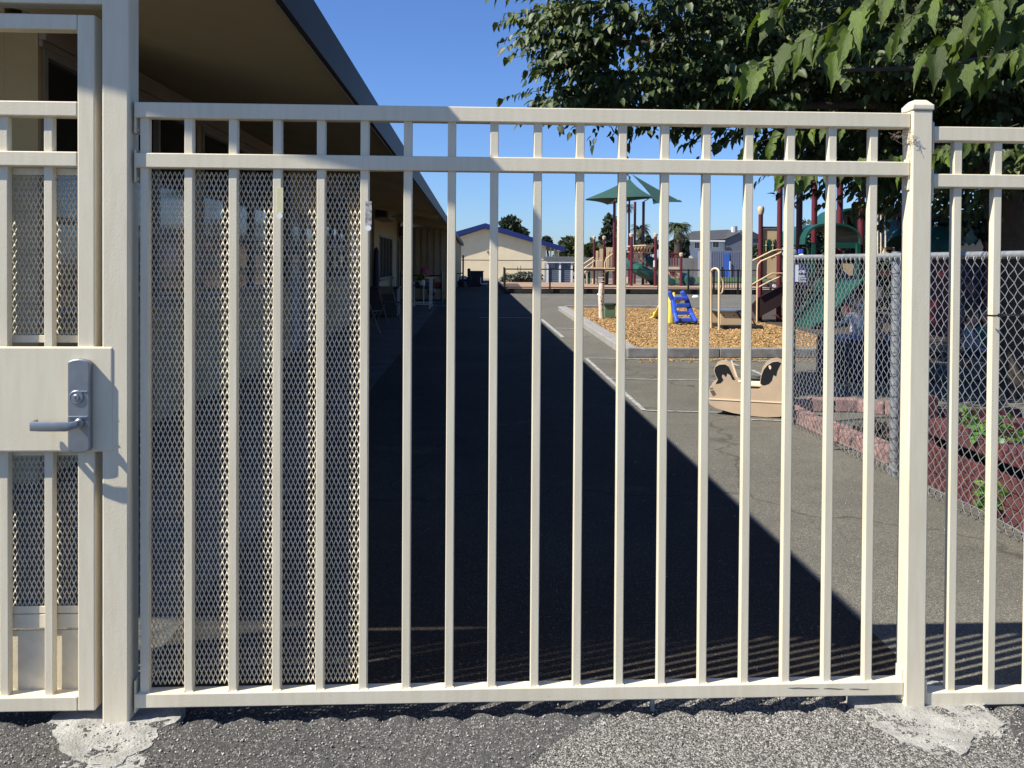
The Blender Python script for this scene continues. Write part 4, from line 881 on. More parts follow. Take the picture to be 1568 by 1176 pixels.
part('seat', 'paper', wc, lambda b: b.box(q.x-.14, q.x+.20, q.y-.15, q.y+.15, .26, .29)); part('backrest', 'paper', wc, lambda b: b.box(q.x-.18, q.x-.14, q.y-.15, q.y+.15, .30, .60))
for s in (-1, 1):
    for u in (-.12, .17): part('leg', 'alu', wc, lambda b: b.box(q.x+u-.012, q.x+u+.012, q.y+s*.12-.012, q.y+s*.12+.012, 0, .259))
q = at(730, 432, Y=46)
bn = thing('storage_bin', (q.x, 46, 0), 'large black storage bin at the far end of the shaded asphalt', 'bin')
part('body', 'black', bn, lambda b: b.box(q.x-.38, q.x+.36, 46, 46.7, 0, .80), bevel=.03); part('lid', 'black', bn, lambda b: b.box(q.x-.41, q.x+.39, 45.97, 46.73, .802, .86), bevel=.02)
q = at(709, 432, Y=45)
hp = thing('hand_pump', (q.x, 45, 0), 'black pole with side arms standing beside the black bin', 'pole')
part('pole', 'black', hp, lambda b: b.tube([(q.x, 45, 0), (q.x, 45, 1.72)], .045, 8)); part('arm', 'black', hp, lambda b: b.tube([(q.x, 45, .75), (q.x-.35, 45, .72), (q.x-.42, 45, .95)], .03, 6)); part('arm', 'black', hp, lambda b: b.tube([(q.x, 45, 1.55), (q.x+.18, 45, 1.70)], .012, 6))
q = at(717, 432, Y=45.5)
trk = thing('ride_on_toy', (q.x, 45.5, 0), 'dark ride on toy parked between the pole and the bin', 'toy vehicle')
part('body', 'black', trk, lambda b: (b.box(q.x-.5, q.x+.2, 45.3, 45.7, .3, .55), b.box(q.x-.05, q.x+.12, 45.35, 45.65, .551, 1.0)), bevel=.05); part('wheel', 'black', trk, lambda b: [b.lathe([(.2, -.05), (.2, .05)], (q.x+u, 45.3, .2), 12, 'Y') for u in (-.4, .1)])
part('seat', 'white', trk, lambda b: b.box(q.x-.45, q.x-.1, 45.25, 45.29, .42, .6))

# ================================================================== FAR FENCE, BUILDINGS
bf = thing('black_fence', (1.3, 36.1, 0), 'low black metal fence in front of the far wood chip bed', 'fence')
zt = at(842, 411.5, Y=36.1).z
part('top_rail', 'black', bf, lambda b: b.box(1.35, 30, 36.08, 36.12, zt-.05, zt)); part('bottom_rail', 'black', bf, lambda b: b.box(1.35, 30, 36.08, 36.12, .26, .30))
for px in (773, 842, 893, 951, 1008, 1054, 1093, 1105.6, 1130, 1180): 
    x = at(px, 440, Y=36.1).x; part('post', 'black', bf, lambda b: b.box(x-.035, x+.035, 36.065, 36.135, 0, zt+(.12 if px == 1105.6 else .02)))
for i, px in enumerate((1098, 1109, 1113, 1117, 1121, 1125, 1134, 1139, 1143, 1147)):
    x = at(px, 440, Y=36.1).x; part('bar', 'black', bf, lambda b: b.box(x-.012, x+.012, 36.09, 36.11, .301, zt-.051))
bg_ = thing('black_fence', (1.3, 36.3, 0), 'black slatted gate leaf swung open beside the shaded asphalt', 'gate')
for i in range(26): part('slat', 'black', bg_, lambda b: b.box(1.30+.01*i, 1.33+.01*i, 36.3+i*.36, 36.55+i*.36, .05, 1.10))
fbld = thing('far_building', (1, 70, 0), 'cream gabled building with bright blue roof edge across the playground', 'building')
FY = 70
def Q(px, py, Y=FY): q = at(px, py, Y=Y); return (q.x, q.z)
ap = Q(743, 350); le = Q(660, 376); re = Q(862, 387)
part('wall', 'stucco2', fbld, lambda b: b.prism([(le[0], -.03), (Q(836, 400)[0], -.03), (Q(836, 378)[0], Q(836, 377)[1]), ap, le], FY, FY+12))
def rf(b, y0=FY-.45, y1=FY+13):
    A, B = Q(743, 343), Q(864, 378); L_ = Q(640, 372)
    for a, c in ((A, B), (A, L_)):
        dx, dz = (c[0]-a[0]), (c[1]-a[1]); 
        b.add([(a[0], y0+.1, a[1]-.05), (c[0], y0+.1, c[1]-.05), (c[0], y1, c[1]-.05), (a[0], y1, a[1]-.05), (a[0], y0+.1, a[1]-.22), (c[0], y0+.1, c[1]-.22), (c[0], y1, c[1]-.22), (a[0], y1, a[1]-.22)], BOXQ)
BOXQ = [(0, 1, 2, 3), (7, 6, 5, 4), (0, 4, 5, 1), (1, 5, 6, 2), (2, 6, 7, 3), (3, 7, 4, 0)]
part('roof', 'stucco2', fbld, rf)
def bfas(b):
    A, B, L_ = Q(743, 342), Q(865, 378.5), Q(640, 372); h = .42
    for a, c in ((A, B), (A, L_)):
        y = FY-.45; b.add([(a[0], y, a[1]), (c[0], y, c[1]), (c[0], y, c[1]-h), (a[0], y, a[1]-h), (a[0], y+.09, a[1]), (c[0], y+.09, c[1]), (c[0], y+.09, c[1]-h), (a[0], y+.09, a[1]-h)], [(0, 1, 2, 3), (7, 6, 5, 4), (0, 4, 5, 1), (1, 5, 6, 2), (2, 6, 7, 3), (3, 7, 4, 0)])
part('fascia', 'blue_fascia', fbld, bfas)
lx = Q(749, 389); part('wall_lamp', 'trim', fbld, lambda b: b.beam((lx[0]-.15, FY-.08, lx[1]+.25), (lx[0]+.25, FY-.08, lx[1]-.3), .14, .2))
part('porch_post', 'white', fbld, lambda b: [b.box(Q(px, 390)[0], Q(px, 390)[0]+.1, FY+1, FY+1.1, 0, 2.6) for px in (844, 850, 856)])
wr = thing('overhead_wire_fence', (0, 66, 0), 'thin tall pipe rail crossing in front of the cream gable wall', 'fence')
part('pipe', 'black', wr, lambda b: b.tube([(Q(690, 398, 66)[0], 66, Q(690, 398, 66)[1]), (Q(862, 399.5, 66)[0], 66, Q(862, 399.5, 66)[1])], .03, 6))
part('post', 'black', wr, lambda b: [b.tube([(x, 66, -.02), (x, 66, Q(700, 398, 66)[1])], .04, 6) for x in (Q(692, 400, 66)[0], Q(862, 400, 66)[0])])
shd = thing('garden_shed', (7, 55, 0), 'blue grey slatted shed with white corner posts beside the gable building', 'shed')
a = Q(837, 434, 54); c = Q(878, 402, 54); zt_ = Q(850, 402.5, 54)[1]
nb = 10; hh = (zt_-0)/nb
for i in range(nb): part('siding_board', 'greyblue', shd, lambda b: b.box(a[0]+.02, c[0], 54.03, 56, i*hh+.005, (i+1)*hh-.02))
for px in (837, 856, 874): 
    x = Q(px, 420, 54)[0]; part('corner_post', 'white', shd, lambda b: b.box(x, x+.12, 53.95, 54.028, 0, zt_-.002))
part('eave_board', 'white', shd, lambda b: b.box(a[0]-.02, c[0]+.05, 53.9, 53.99, zt_, zt_+.12)); part('roof', 'slate', shd, lambda b: b.prism([(53.88, zt_+.121), (56.2, zt_+.121), (55.4, zt_+.42), (54.1, zt_+.36)], a[0]-.05, c[0]+.1, 'YZ'))
hs = thing('distant_house', (36, 130, 0), 'pale two storey house with dark slate roof and white chimney', 'house')
HY = 130
def H(px, py): return Q(px, py, HY)
part('wall', 'siding', hs, lambda b: b.prism([(H(1050, 390)[0], -.03), (H(1110, 390)[0], -.03), H(1110, 370), H(1050, 371)], HY, HY+9))
part('grey_wing', 'siding2', hs, lambda b: b.prism([(H(1110.2, 395)[0], -.03), (H(1150, 395)[0], -.03), H(1150, 362), H(1133, 354), H(1110.2, 367)], HY-.4, HY+9))
part('roof', 'slate', hs, lambda b: b.add([(H(1040, 369)[0], HY-.7, H(1040, 369.5)[1]), (H(1108, 366)[0], HY-.7, H(1108, 366.5)[1]), (H(1127, 352)[0], HY+4, H(1127, 350)[1]), (H(1072, 354.5)[0], HY+4, H(1072, 352.5)[1]), (H(1040, 369)[0], HY+9.5, H(1040, 369.5)[1]), (H(1150, 366)[0], HY+9.5, H(1150, 366)[1]), (H(1131, 356)[0], HY-.7, H(1131, 356)[1])], [(0, 1, 2, 3), (0, 3, 4), (3, 2, 5, 4), (1, 6, 2)]))
part('gutter', 'white', hs, lambda b: b.box(H(1040, 369)[0], H(1108, 369)[0], HY-.85, HY-.71, H(1075, 370)[1], H(1075, 368)[1]))
part('chimney', 'siding', hs, lambda b: b.box(H(1125.5, 350)[0], H(1128.5, 350)[0], HY+1, HY+2, H(1127, 358)[1], H(1127, 347)[1]))
part('chimney', 'siding2', hs, lambda b: b.box(H(1128.6, 350)[0], H(1132, 350)[0], HY+.9, HY+2, H(1127, 362)[1], H(1127, 346)[1]))
for x0, x1, y0, y1 in ((1067, 1074, 371.5, 380), (1095, 1104, 369.5, 378.5)):
    w = part('window', 'white', hs, lambda b: b.box(H(x0-1, 0)[0], H(x1+1, 0)[0], HY-.1, HY-.001, H(1070, y1+1)[1], H(1070, y0-1)[1]))
    part('pane', 'glass', w, lambda b: [b.box(H(x0+u*(x1-x0)/2+.3, 0)[0], H(x0+(u+1)*(x1-x0)/2-.3, 0)[0], HY-.13, HY-.101, H(1070, y1)[1], H(1070, y0)[1]) for u in (0, 1)])
h2 = thing('distant_house', (48, 120, 0), 'dark roofed house partly hidden right of the pale house', 'house')
part('roof', 'slate', h2, lambda b: b.prism([Q(1135, 366, 140), Q(1146, 351, 140), Q(1176, 366, 140)], 140, 148)); part('wall', 'siding2', h2, lambda b: b.prism([(Q(1137, 366, 140)[0], -.03), (Q(1174, 366, 140)[0], -.03), Q(1174, 365.5, 140), Q(1137, 365.5, 140)], 140.2, 147))
bw = thing('block_wall', (12, 72, 0), 'grey block boundary wall behind the far playground', 'wall')
for i in range(9): part('wall_panel', 'block', bw, lambda b: b.box(9.0+i*2.0, 9.0+i*2.0+1.97, 72, 72.25, -.03, 1.78+.06*(i % 2)))
cn = thing('container', (20, 68, 0), 'blue grey metal container standing before the distant houses', 'container')
a = Q(1088, 437, 68); c = Q(1136, 384, 68); nn = 14; ww = (c[0]-a[0])/nn
part('body', 'bluewall', cn, lambda b: b.box(a[0], c[0], 68.06, 72, -.03, c[1]))
for i in range(nn): part('rib', 'bluewall', cn, lambda b: b.box(a[0]+i*ww+.02, a[0]+(i+1)*ww-.04, 68.02, 68.059, .02, c[1]-.06))
x0 = Q(1109, 400, 68)[0]; x1 = Q(1117, 400, 68)[0]; part('blue_door', 'brightblue', cn, lambda b: b.box(x0, x1, 67.97, 68.019, .1, Q(1110, 388, 68)[1]))
part('pole', 'white', cn, lambda b: b.box(Q(1117, 400, 68)[0], Q(1117, 400, 68)[0]+.05, 67.9, 67.96, 0, Q(1110, 400, 68)[1]))

# ================================================================== FAR VEGETATION
def blobcrown(name, parent, m, blobs, n, size):
    pos = []; w = np.array([b[1][0]*b[1][1]*b[1][2] for b in blobs])**.67; w /= w.sum()
    for (c, r), k in zip(blobs, w):
        k = max(20, int(n*k)); u = rng.normal(size=(k, 3)); u /= np.linalg.norm(u, axis=1)[:, None]
        rr = rng.random((k, 1))**.25*(1+.18*rng.normal(size=(k, 1))*.6); pos.append(np.array(c)+u*np.array(r)*rr)
    pos = np.concatenate(pos); N = len(pos); pos[:, 2] = np.maximum(pos[:, 2], .02)
    v, f = instmesh(LEAF_V*np.array((1.1, 1, 1)), LEAF_F, pos, randrot(N), size*rng.uniform(.5, 1.3, N)); o = npmesh(name, v, f, m, parent); o['kind'] = 'stuff'; return o
def tree(label, Y, px, pyb, blobs, m='fol2', n=2500, size=.5, trunk=.18):
    q = Q(px, pyb, Y); t = thing('tree', (q[0], Y, 0), label, 'tree')
    k = Y/FPX; B = []
    for bx, by, rx, rz in blobs:
        c = Q(bx, by, Y)
        for s in range(5):
            B.append(((c[0]+random.uniform(-.45, .45)*rx*k, Y+random.uniform(-.6, .6)*rx*k, c[1]+random.uniform(-.4, .4)*rz*k), (rx*k*random.uniform(.5, .75), rx*k*.8, rz*k*random.uniform(.45, .7))))
    part('trunk', 'bark', t, lambda b: b.tube([(q[0], Y, 0), (q[0]+.1, Y, B[0][0][2]*.5), B[0][0]], [trunk, trunk*.8, trunk*.4], 8), smooth=True)
    part('branch', 'bark', t, lambda b: [b.tube([(q[0]+.1, Y, B[0][0][2]*.5), bb[0]], [trunk*.4, trunk*.1], 6) for bb in B[1::3]])
    blobcrown('foliage', t, m, B, n, size); return t
tree('dark tree rising behind the right slope of the blue edged roof', 90, 782, 400, [(780, 345, 12, 14), (795, 357, 12, 9)], 'fol2', 2600, .55)
tree('small tree top behind the end of the blue edged roof', 95, 838, 400, [(838, 372, 7, 7)], 'fol2', 800, .5)
tree('olive green broad tree between the gable building and play structure', 85, 872, 420, [(875, 382, 16, 18), (862, 400, 12, 14)], 'fol1', 3000, .55)
tree('wide olive tree mass behind the tan play panels', 80, 905, 425, [(905, 388, 20, 20), (930, 395, 16, 16), (890, 402, 14, 14)], 'fol1', 4200, .5)
tree('tall dark conifer behind the left canopy posts', 88, 934, 425, [(936, 340, 8, 14), (932, 358, 13, 16), (934, 378, 14, 16)], 'fol2', 3600, .5)
tree('dark round tree behind the right canopy posts', 84, 992, 420, [(990, 378, 14, 14), (975, 392, 14, 12)], 'fol2', 2400, .5)
tree('dark bushy tree in front of the pale house', 100, 1042, 430, [(1040, 378, 12, 13), (1026, 385, 12, 12), (1046, 388, 7, 8)], 'fol2', 2800, .5)
tree('green tree in the gap right of the dark roofed house', 90, 1152, 430, [(1152, 392, 10, 18), (1150, 415, 12, 16)], 'fol1', 2400, .5)
tree('leafy garden tree beyond the second play structure', 60, 1345, 430, [(1345, 332, 26, 14), (1375, 345, 26, 20), (1330, 352, 18, 12)], 'fol1', 3200, .4)
tree('broad dark tree behind the kneeling children', 24, 1500, 500, [(1560, 370, 80, 60), (1660, 350, 100, 80), (1540, 430, 60, 50), (1620, 440, 90, 60)], 'fol2', 16000, .19, .2)
t = thing('shrub', (3.2, 53, 0), 'dusty green shrub against the cream gable wall', 'shrub'); q = Q(795, 430, 53)
blobcrown('foliage', t, 'fol3', [((q[0]+u, 53, .30+.08*math.sin(u*3)), (.6, .5, .36)) for u in np.linspace(-.6, .9, 5)], 2000, .14); part('stem', 'bark', t, lambda b: [b.tube([(q[0]+u*.3, 53, 0), (q[0]+u, 53, 1.1+.3*u)], .02, 5) for u in (-.1, .1)])
hg = thing('hedge', (11, 15.8, 0), 'deep green hedge closing the play corner behind the children', 'hedge')
blobcrown('foliage', hg, 'fol2', [((9.3+i*.8, 15.8+.3*math.sin(i), .8+.6*(j)), (.7, .6, .75)) for i in range(7) for j in range(3)], 13000, .12)
part('stem', 'bark', hg, lambda b: [b.tube([(9.3+i*.8, 15.8, 0), (9.3+i*.8, 15.8, 1.6)], .03, 5) for i in range(7)])
hg = thing('hedge', (12.5, 23, 0), 'dark hedge closing the view behind the near play structure', 'hedge')
blobcrown('foliage', hg, 'fol2', [((9.8+i*.8, 24.2+.3*math.sin(i), .7+.6*(j)), (.7, .6, .7)) for i in range(8) for j in range(3)], 11000, .15)
part('stem', 'bark', hg, lambda b: [b.tube([(9.8+i*.8, 24.2, 0), (9.8+i*.8, 24.2, 1.6)], .03, 5) for i in range(8)])
def palm(label, px, py, Y, rr, th, n=60):
    c = at(px, py, Y=Y); t = thing('palm_tree', (c.x, Y, 0), label, 'palm tree')
    part('trunk', 'bark', t, lambda b: b.tube([(c.x, Y, 0), (c.x+.05, Y, c.z*.6), (c.x, Y, c.z)], [th*1.3, th, th], 10), smooth=True)
    for dry in (0, 1):
        b = MB()
        for i in range(n if not dry else n//2):
            a = random.uniform(0, 2*PI); e0 = random.uniform(.1, 1.35) if not dry else random.uniform(-1.3, -.5); d = Vector((math.cos(a), math.sin(a), 0)); L = rr*random.uniform(.8, 1.1)*(.75 if dry else 1)
            P = []; p = Vector(c); el = e0
            for k in range(6): P.append(p.copy()); p = p+(d*math.cos(el)+Vector((0, 0, math.sin(el))))*L/5; el -= (.42 if not dry else .12)
            s = d.cross(Vector((0, 0, 1)))
            for k in range(1, 6):
                for sg_ in (-1, 1):
                    for h in (0, .5):
                        q0 = P[k-1].lerp(P[k], h); w = L*.20*math.sin(PI*(k+h-.4)/5.6); q1 = q0+s*sg_*w+(P[k]-P[k-1])*.9+Vector((0, 0, -.35*w)); q2 = P[k-1].lerp(P[k], h+.45)
                        b.add([q0, q1, q2], [(0, 1, 2)])
        o = b.build('frond_crown' if not dry else 'dry_fronds', 'palmg' if not dry else 'palmd', t); o['kind'] = 'stuff'
palm('shaggy fan palm left of the pale house', 1038, 352, 95, 2.0, .45, 80)
palm('small palm seen between the maroon canopy posts', 980, 353, 100, 1.6, .3)
palm('tall thin palm rising behind the second canopy post', 963, 318, 110, 1.1, .14, 30)

# ================================================================== PLAY STRUCTURE 1 (far, with shade sails)
PY_ = 44.
def F1(px, py, Y=PY_): q = at(px, py, Y=Y); return Vector((q.x, Y, q.z))
ps = thing('play_structure', tuple(F1(965, 437, 46))[:2]+(.19,), 'far play structure with maroon posts tan panels and green shade sails', 'play structure')
def post(px, top, Y=PY_, r=.06, cap=None, par=None, base=.15):
    q = F1(px, top, Y); o = part('post', 'maroon', par or ps, lambda b: b.tube([(q.x, Y, base), (q.x, Y, q.z)], r, 12), smooth=True)
    if cap: part('post_cap', 'tanc', o, lambda b: b.lathe([(r*1.15, q.z-.02), (r*1.5, q.z+cap*.5), (r*1.5, q.z+cap*.8), (r*.8, q.z+cap)], (q.x, Y, 0), 12), smooth=True)
    return o
for px, top, Y, r in ((941, 309, 43.5, .075), (972.5, 309, 46, .07), (985.5, 309, 45, .075), (964, 270, 46, .05)): post(px, top, Y, r)
for px, top, Y, r in ((910, 366, 45.5, .06), (925, 366, 45, .065), (943, 363, 43.6, .05), (967, 362, 42.5, .085), (1004, 362, 42.5, .08), (1043, 392, 42.5, .07), (1022, 392, 46, .06), (990, 380, 47, .06)): post(px, top, Y, r, .17)
def sail(b, A, B, Cc, Dd, sag=.35, n=10):
    V = []
    for i in range(n+1):
        for j in range(n+1):
            u, v = i/n, j/n; p = A*(1-u)*(1-v)+B*u*(1-v)+Cc*u*v+Dd*(1-u)*v; cen = (A+B+Cc+Dd)/4
            k = .10*(4*u*(1-u)*(1 if j in (0, n) else 0)+4*v*(1-v)*(1 if i in (0, n) else 0)); p = p.lerp(cen, k); V.append(p)
    b.add(V, [(i*(n+1)+j, (i+1)*(n+1)+j, (i+1)*(n+1)+j+1, i*(n+1)+j+1) for i in range(n) for j in range(n)])
    V2 = [p+Vector((0, 0, -.02)) for p in V]; b.add(V2, [(i*(n+1)+j, i*(n+1)+j+1, (i+1)*(n+1)+j+1, (i+1)*(n+1)+j) for i in range(n) for j in range(n)])
part('shade_sail', 'sail', ps, lambda b: sail(b, F1(896, 305, 43.5), F1(964, 274, 46.0), F1(999, 301, 43.8), F1(941, 303, 41.8)), smooth=True)
part('shade_sail', 'sail', ps, lambda b: sail(b, F1(896, 306, 43.6), F1(963, 279, 46.3), F1(1000, 303, 46.5), F1(930, 313, 48.5)), smooth=True)
part('shade_sail', 'sail', ps, lambda b: sail(b, F1(968, 267, 46.1), F1(1044, 309, 45.5), F1(1000, 312, 43.5), F1(997, 299, 44.2)), smooth=True)
for a, c in (((930, 313, 48.5), (943, 306, 45)), ((999, 301, 43.8), (985.5, 309, 45)), ((1044, 309, 45.5), (1040, 306, 45.5))): part('corner_strap', 'galv', ps, lambda b: b.tube([F1(*a), F1(*c)], .03, 5))
def panel(px0, px1, py0, py1, Y, m='tanp', nm='panel', par=None, th=.04):
    a = F1(px0, py1, Y); c = F1(px1, py0, Y); return part(nm, m, par or ps, lambda b: b.box(a.x, c.x, Y, Y+th, a.z, c.z), bevel=.01)
panel(928.5, 939.5, 379, 410, 44.4); panel(912.5, 916.5, 384, 409, 44.4); panel(918, 923.5, 381, 409, 44.4); panel(913, 923, 399, 409.5, 44.37)
for px in (929, 931.5, 934, 936.5): panel(px, px+1, 381, 409, 44.33, 'tanc', 'batten', th=.03)
for px0, px1, py0, py1 in ((895, 925, 409.5, 411.8), (926, 942, 410, 412), (927, 941, 413, 415)): panel(px0, px1, py0, py1, 43.4, 'tanp', 'deck_edge', th=.12)
part('deck', 'deck', ps, lambda b: b.box(F1(897, 411, 44).x, F1(942, 411, 44).x, 43.6, 45.6, F1(900, 411, 44).z-.12, F1(900, 411, 44).z-.04))
def pipe(pts, r=.03, m='tanp', nm='handrail', par=None, Y=PY_): return part(nm, m, par or ps, lambda b: b.tube([F1(q[0], q[1], q[2] if len(q) > 2 else Y) for q in pts], r, 8), smooth=True)
for pts in ([(894, 404), (909, 394)], [(894, 411), (901, 406), (911, 399)], [(894, 418), (907, 408)], [(899, 440), (899, 419), (894, 418)], [(915, 440), (915, 411)], [(908, 434), (908, 400), (909, 397)], [(926, 434), (926, 402), (929, 396), (937, 389), (941, 388)]): pipe(pts, .035)
for y in (419, 425, 431): pipe([(916, y, 43.5), (925, y, 43.5)], .025, nm='ladder_rung')
pipe([(961, 424), (961, 440)], .05); 
# overhead loop ladder
pipe([(960, 378), (970, 377), (990, 376), (1002, 376)], .05, nm='overhead_rail', Y=43); pipe([(960, 386), (980, 387), (998, 387)], .04, nm='overhead_rail', Y=45)
for k in range(7): px = 969+k*4.6; pipe([(px+2, 377, 43), (px-1, 381, 43.6), (px-2, 386, 44.6)], .05, nm='overhead_rung')
pipe([(975, 387), (974.5, 402)], .11, nm='climbing_pole', Y=44); pipe([(980, 387), (983, 402)], .10, nm='climbing_pole', Y=44)
part('tube_slide', 'green', ps, lambda b: b.tube([F1(966, 405, 45), F1(972, 410, 44), F1(980, 414, 43.5), F1(990, 419, 43.5), F1(998, 424, 43.8), F1(1003, 431, 44)], [.26, .30, .31, .31, .31, .3], 14), smooth=True)
part('slide', 'green', ps, lambda b: b.tube([F1(990, 398, 47), F1(1003, 404, 47), F1(1018, 408, 47)], [.3, .3, .28], 12), smooth=True)
part('slide_end', 'green', ps, lambda b: (b.tube([F1(1022, 428, 42), F1(1030, 432, 42), F1(1031, 437, 42)], [.15, .2, .15], 10)), smooth=True)
part('spiral_slide', 'green', ps, lambda b: b.tube([F1(1042, 422, 45), F1(1050, 427, 44), F1(1056, 431, 43.5), F1(1055, 438, 43.5)], [.2, .3, .33, .25], 12), smooth=True)
panel(1022, 1041, 409, 426, 42.6); panel(1022, 1041, 411.5, 413, 42.55, 'tanc', 'groove', th=.03)
part('carved_marks', 'maroon', ps, lambda b: [b.beam(F1(x0, y0, 42.58), F1(x1, y1, 42.58), .04, .04) for x0, y0, x1, y1 in ((1026, 415, 1027, 421), (1026, 418, 1029, 417), (1030, 415, 1030, 422), (1030, 418, 1033, 416), (1033, 415, 1032, 423), (1036, 419, 1037, 421), (1024, 420, 1024, 424))])
for px in (1025, 1029, 1033, 1037): pipe([(px, 389), (px, 407)], .04, 'maroon', 'guard_bar', Y=42.7)
pipe([(1022, 388.5), (1042, 388.5)], .05, 'maroon', 'guard_rail', Y=42.7)
panel(1000.5, 1003, 399, 409, 42.3, 'white', 'notice'); part('climber', 'green', ps, lambda b: b.prism([(F1(901, 437).x, .2), (F1(909, 437).x, .2), (F1(909, 413).x, F1(909, 415).z), (F1(904, 413).x, F1(904, 419).z)], 45.3, 45.4))
part('rock_climber', 'block', ps, lambda b: b.prism([(F1(928, 437).x, .2), (F1(938, 437).x, .2), (F1(939, 415).x, F1(939, 415).z), (F1(934, 413).x, F1(934, 419).z)], 45.4, 45.6))
for px, py, lb in ((904, 447, 'flat white marker dome on the asphalt left of the birch post'), (1065, 455, 'white crumpled marker right of the blue slide'), (995, 447, 'thin white marker before the dark timber edge')):
    q = at(px, py, Z=0); tag(part('marker_dome', 'white', None, lambda b: b.lathe([(.14, .0), (.13, .03), (.08, .07), (.02, .08)], (q.x, min(q.y, 35.5), 0), 14, sy=.8), smooth=True, loc=(q.x, min(q.y, 35.5), 0)), lb, 'marker')

# ================================================================== NEAR BED EQUIPMENT
def G(px, py, Y): q = at(px, py, Y=Y); return Vector((q.x, Y, q.z))
# toddler slide
sl = thing('toddler_slide', tuple(G(1045, 492, 17.7))[:2]+(.09,), 'blue ladder and yellow slide for toddlers on the wood chips', 'slide')
A = [G(1024, 446, 17.5), G(1030, 460, 17.5), G(1033, 480, 17.4), G(1037, 494, 17.3)]; B = [G(1044, 446, 17.5), G(1051, 458, 17.5), G(1058, 480, 17.4), G(1066, 493, 17.3)]
for nm_, L_, off in (('ladder_side', A, .0), ('ladder_side', B, 0)):
    part(nm_, 'bluep', sl, lambda b: [b.beam(L_[i], L_[i+1]+(L_[i+1]-L_[i])*.05, .085, .16, up=(0, 1, 0)) for i in range(3)], bevel=.025)
for y, x0, x1 in ((457, 1032, 1052), (467, 1034, 1055), (479, 1036, 1058), (490, 1039, 1062)):
    part('step', 'bluep', sl, lambda b: b.beam(G(x0, y, 17.42), G(x1, y, 17.42), .16, .075), bevel=.012)
c = at(1046, 457, Y=17.33); part('emblem', 'red', sl, lambda b: b.lathe([(.02, 17.325), (.02, 17.335)], (c.x, 0, c.z), 12, 'Y', sy=.8))
part('chute', 'yellow', sl, lambda b: ([b.beam(p0, p1, .42, .05) for p0, p1 in zip(C_[:-1], C_[1:])] if (C_ := [G(1030, 458, 17.9), G(1022, 468, 18.4), G(1014, 484, 18.9), G(1005, 489, 19.3)]) else 0), bevel=.02)
part('chute_wall', 'yellow', sl, lambda b: [b.beam(p0+Vector((0, dy, .05)), p1+Vector((0, dy, .05)), .05, .14) for dy in (-.2, .2) for p0, p1 in zip(C2[:-1], C2[1:])] if (C2 := [G(1029, 455, 17.9), G(1021, 466, 18.4), G(1013, 482, 18.9), G(1004, 487, 19.3)]) else 0, bevel=.015)
part('frame', 'yellow', sl, lambda b: b.prism([(G(1023, 494, 17.7).x, .08), (G(1031, 494, 17.7).x, .08), (G(1031, 462, 17.7).x, G(1031, 455, 17.7).z), (G(1025, 462, 17.7).x, G(1025, 462, 17.7).z)], 17.65, 17.95), bevel=.03)
# tan loop climber
lo = thing('loop_climber', tuple(G(1096, 505, 16.2))[:2]+(.09,), 'slim tan metal loop climber standing in the wood chips', 'play equipment')
def arcp(px0, px1, ytop, yb0, yb1, Y0_, Y1_):
    P = [G(px0, yb0, Y0_)]; cxp = (px0+px1)/2; r = (px1-px0)/2
    for k in range(9): t = PI-PI*k/8; P.append(G(cxp+r*math.cos(t), ytop+r-r*math.sin(t), Y0_+(Y1_-Y0_)*k/8))
    return P+[G(px1, yb1, Y1_)]
part('loop', 'tanp', lo, lambda b: b.tube(arcp(1089, 1101, 411, 503, 506, 16.3, 16.1), .022, 10), smooth=True)
part('side_loop', 'tanp', lo, lambda b: b.tube([G(1101, 424, 16.1), G(1104, 425, 16.1), G(1107, 430, 16.1), G(1107.5, 440, 16.1), G(1106, 447, 16.1), G(1103, 450, 16.1), G(1101, 449, 16.1)], .017, 8), smooth=True)
# activity bench
ab = thing('activity_bench', tuple(G(1130, 503, 16.3))[:2]+(.09,), 'tan low activity bench with dark top beside the loop climber', 'bench')
a = G(1103, 496, 16.3); c = G(1148, 478, 16.3)
part('side_panel', 'tanp', ab, lambda b: b.box(a.x, c.x, 16.3, 16.34, .16, c.z), bevel=.006); part('side_panel', 'tanp', ab, lambda b: b.box(a.x, c.x, 16.9, 16.94, .16, c.z), bevel=.006)
part('top', 'greyblue', ab, lambda b: b.box(a.x-.03, c.x+.03, 16.26, 16.98, c.z+.001, c.z+.04), bevel=.008)
part('base', 'black', ab, lambda b: b.box(a.x+.0, G(1165, 500, 16.3).x, 16.15, 17.0, .05, .158), bevel=.01)
part('bolt', 'black', ab, lambda b: [b.lathe([(.014, 16.29), (.014, 16.30)], (G(px, 483, 16.3).x, 0, G(px, 483, 16.3).z), 8, 'Y') for px in (1108, 1124, 1152-8)])
part('brace', 'deck', ab, lambda b: (b.beam(G(1129, 478, 16.28), G(1136, 489, 16.28), .02, .025), b.beam(G(1149, 484, 16.28), G(1157, 498, 16.28), .02, .025)))
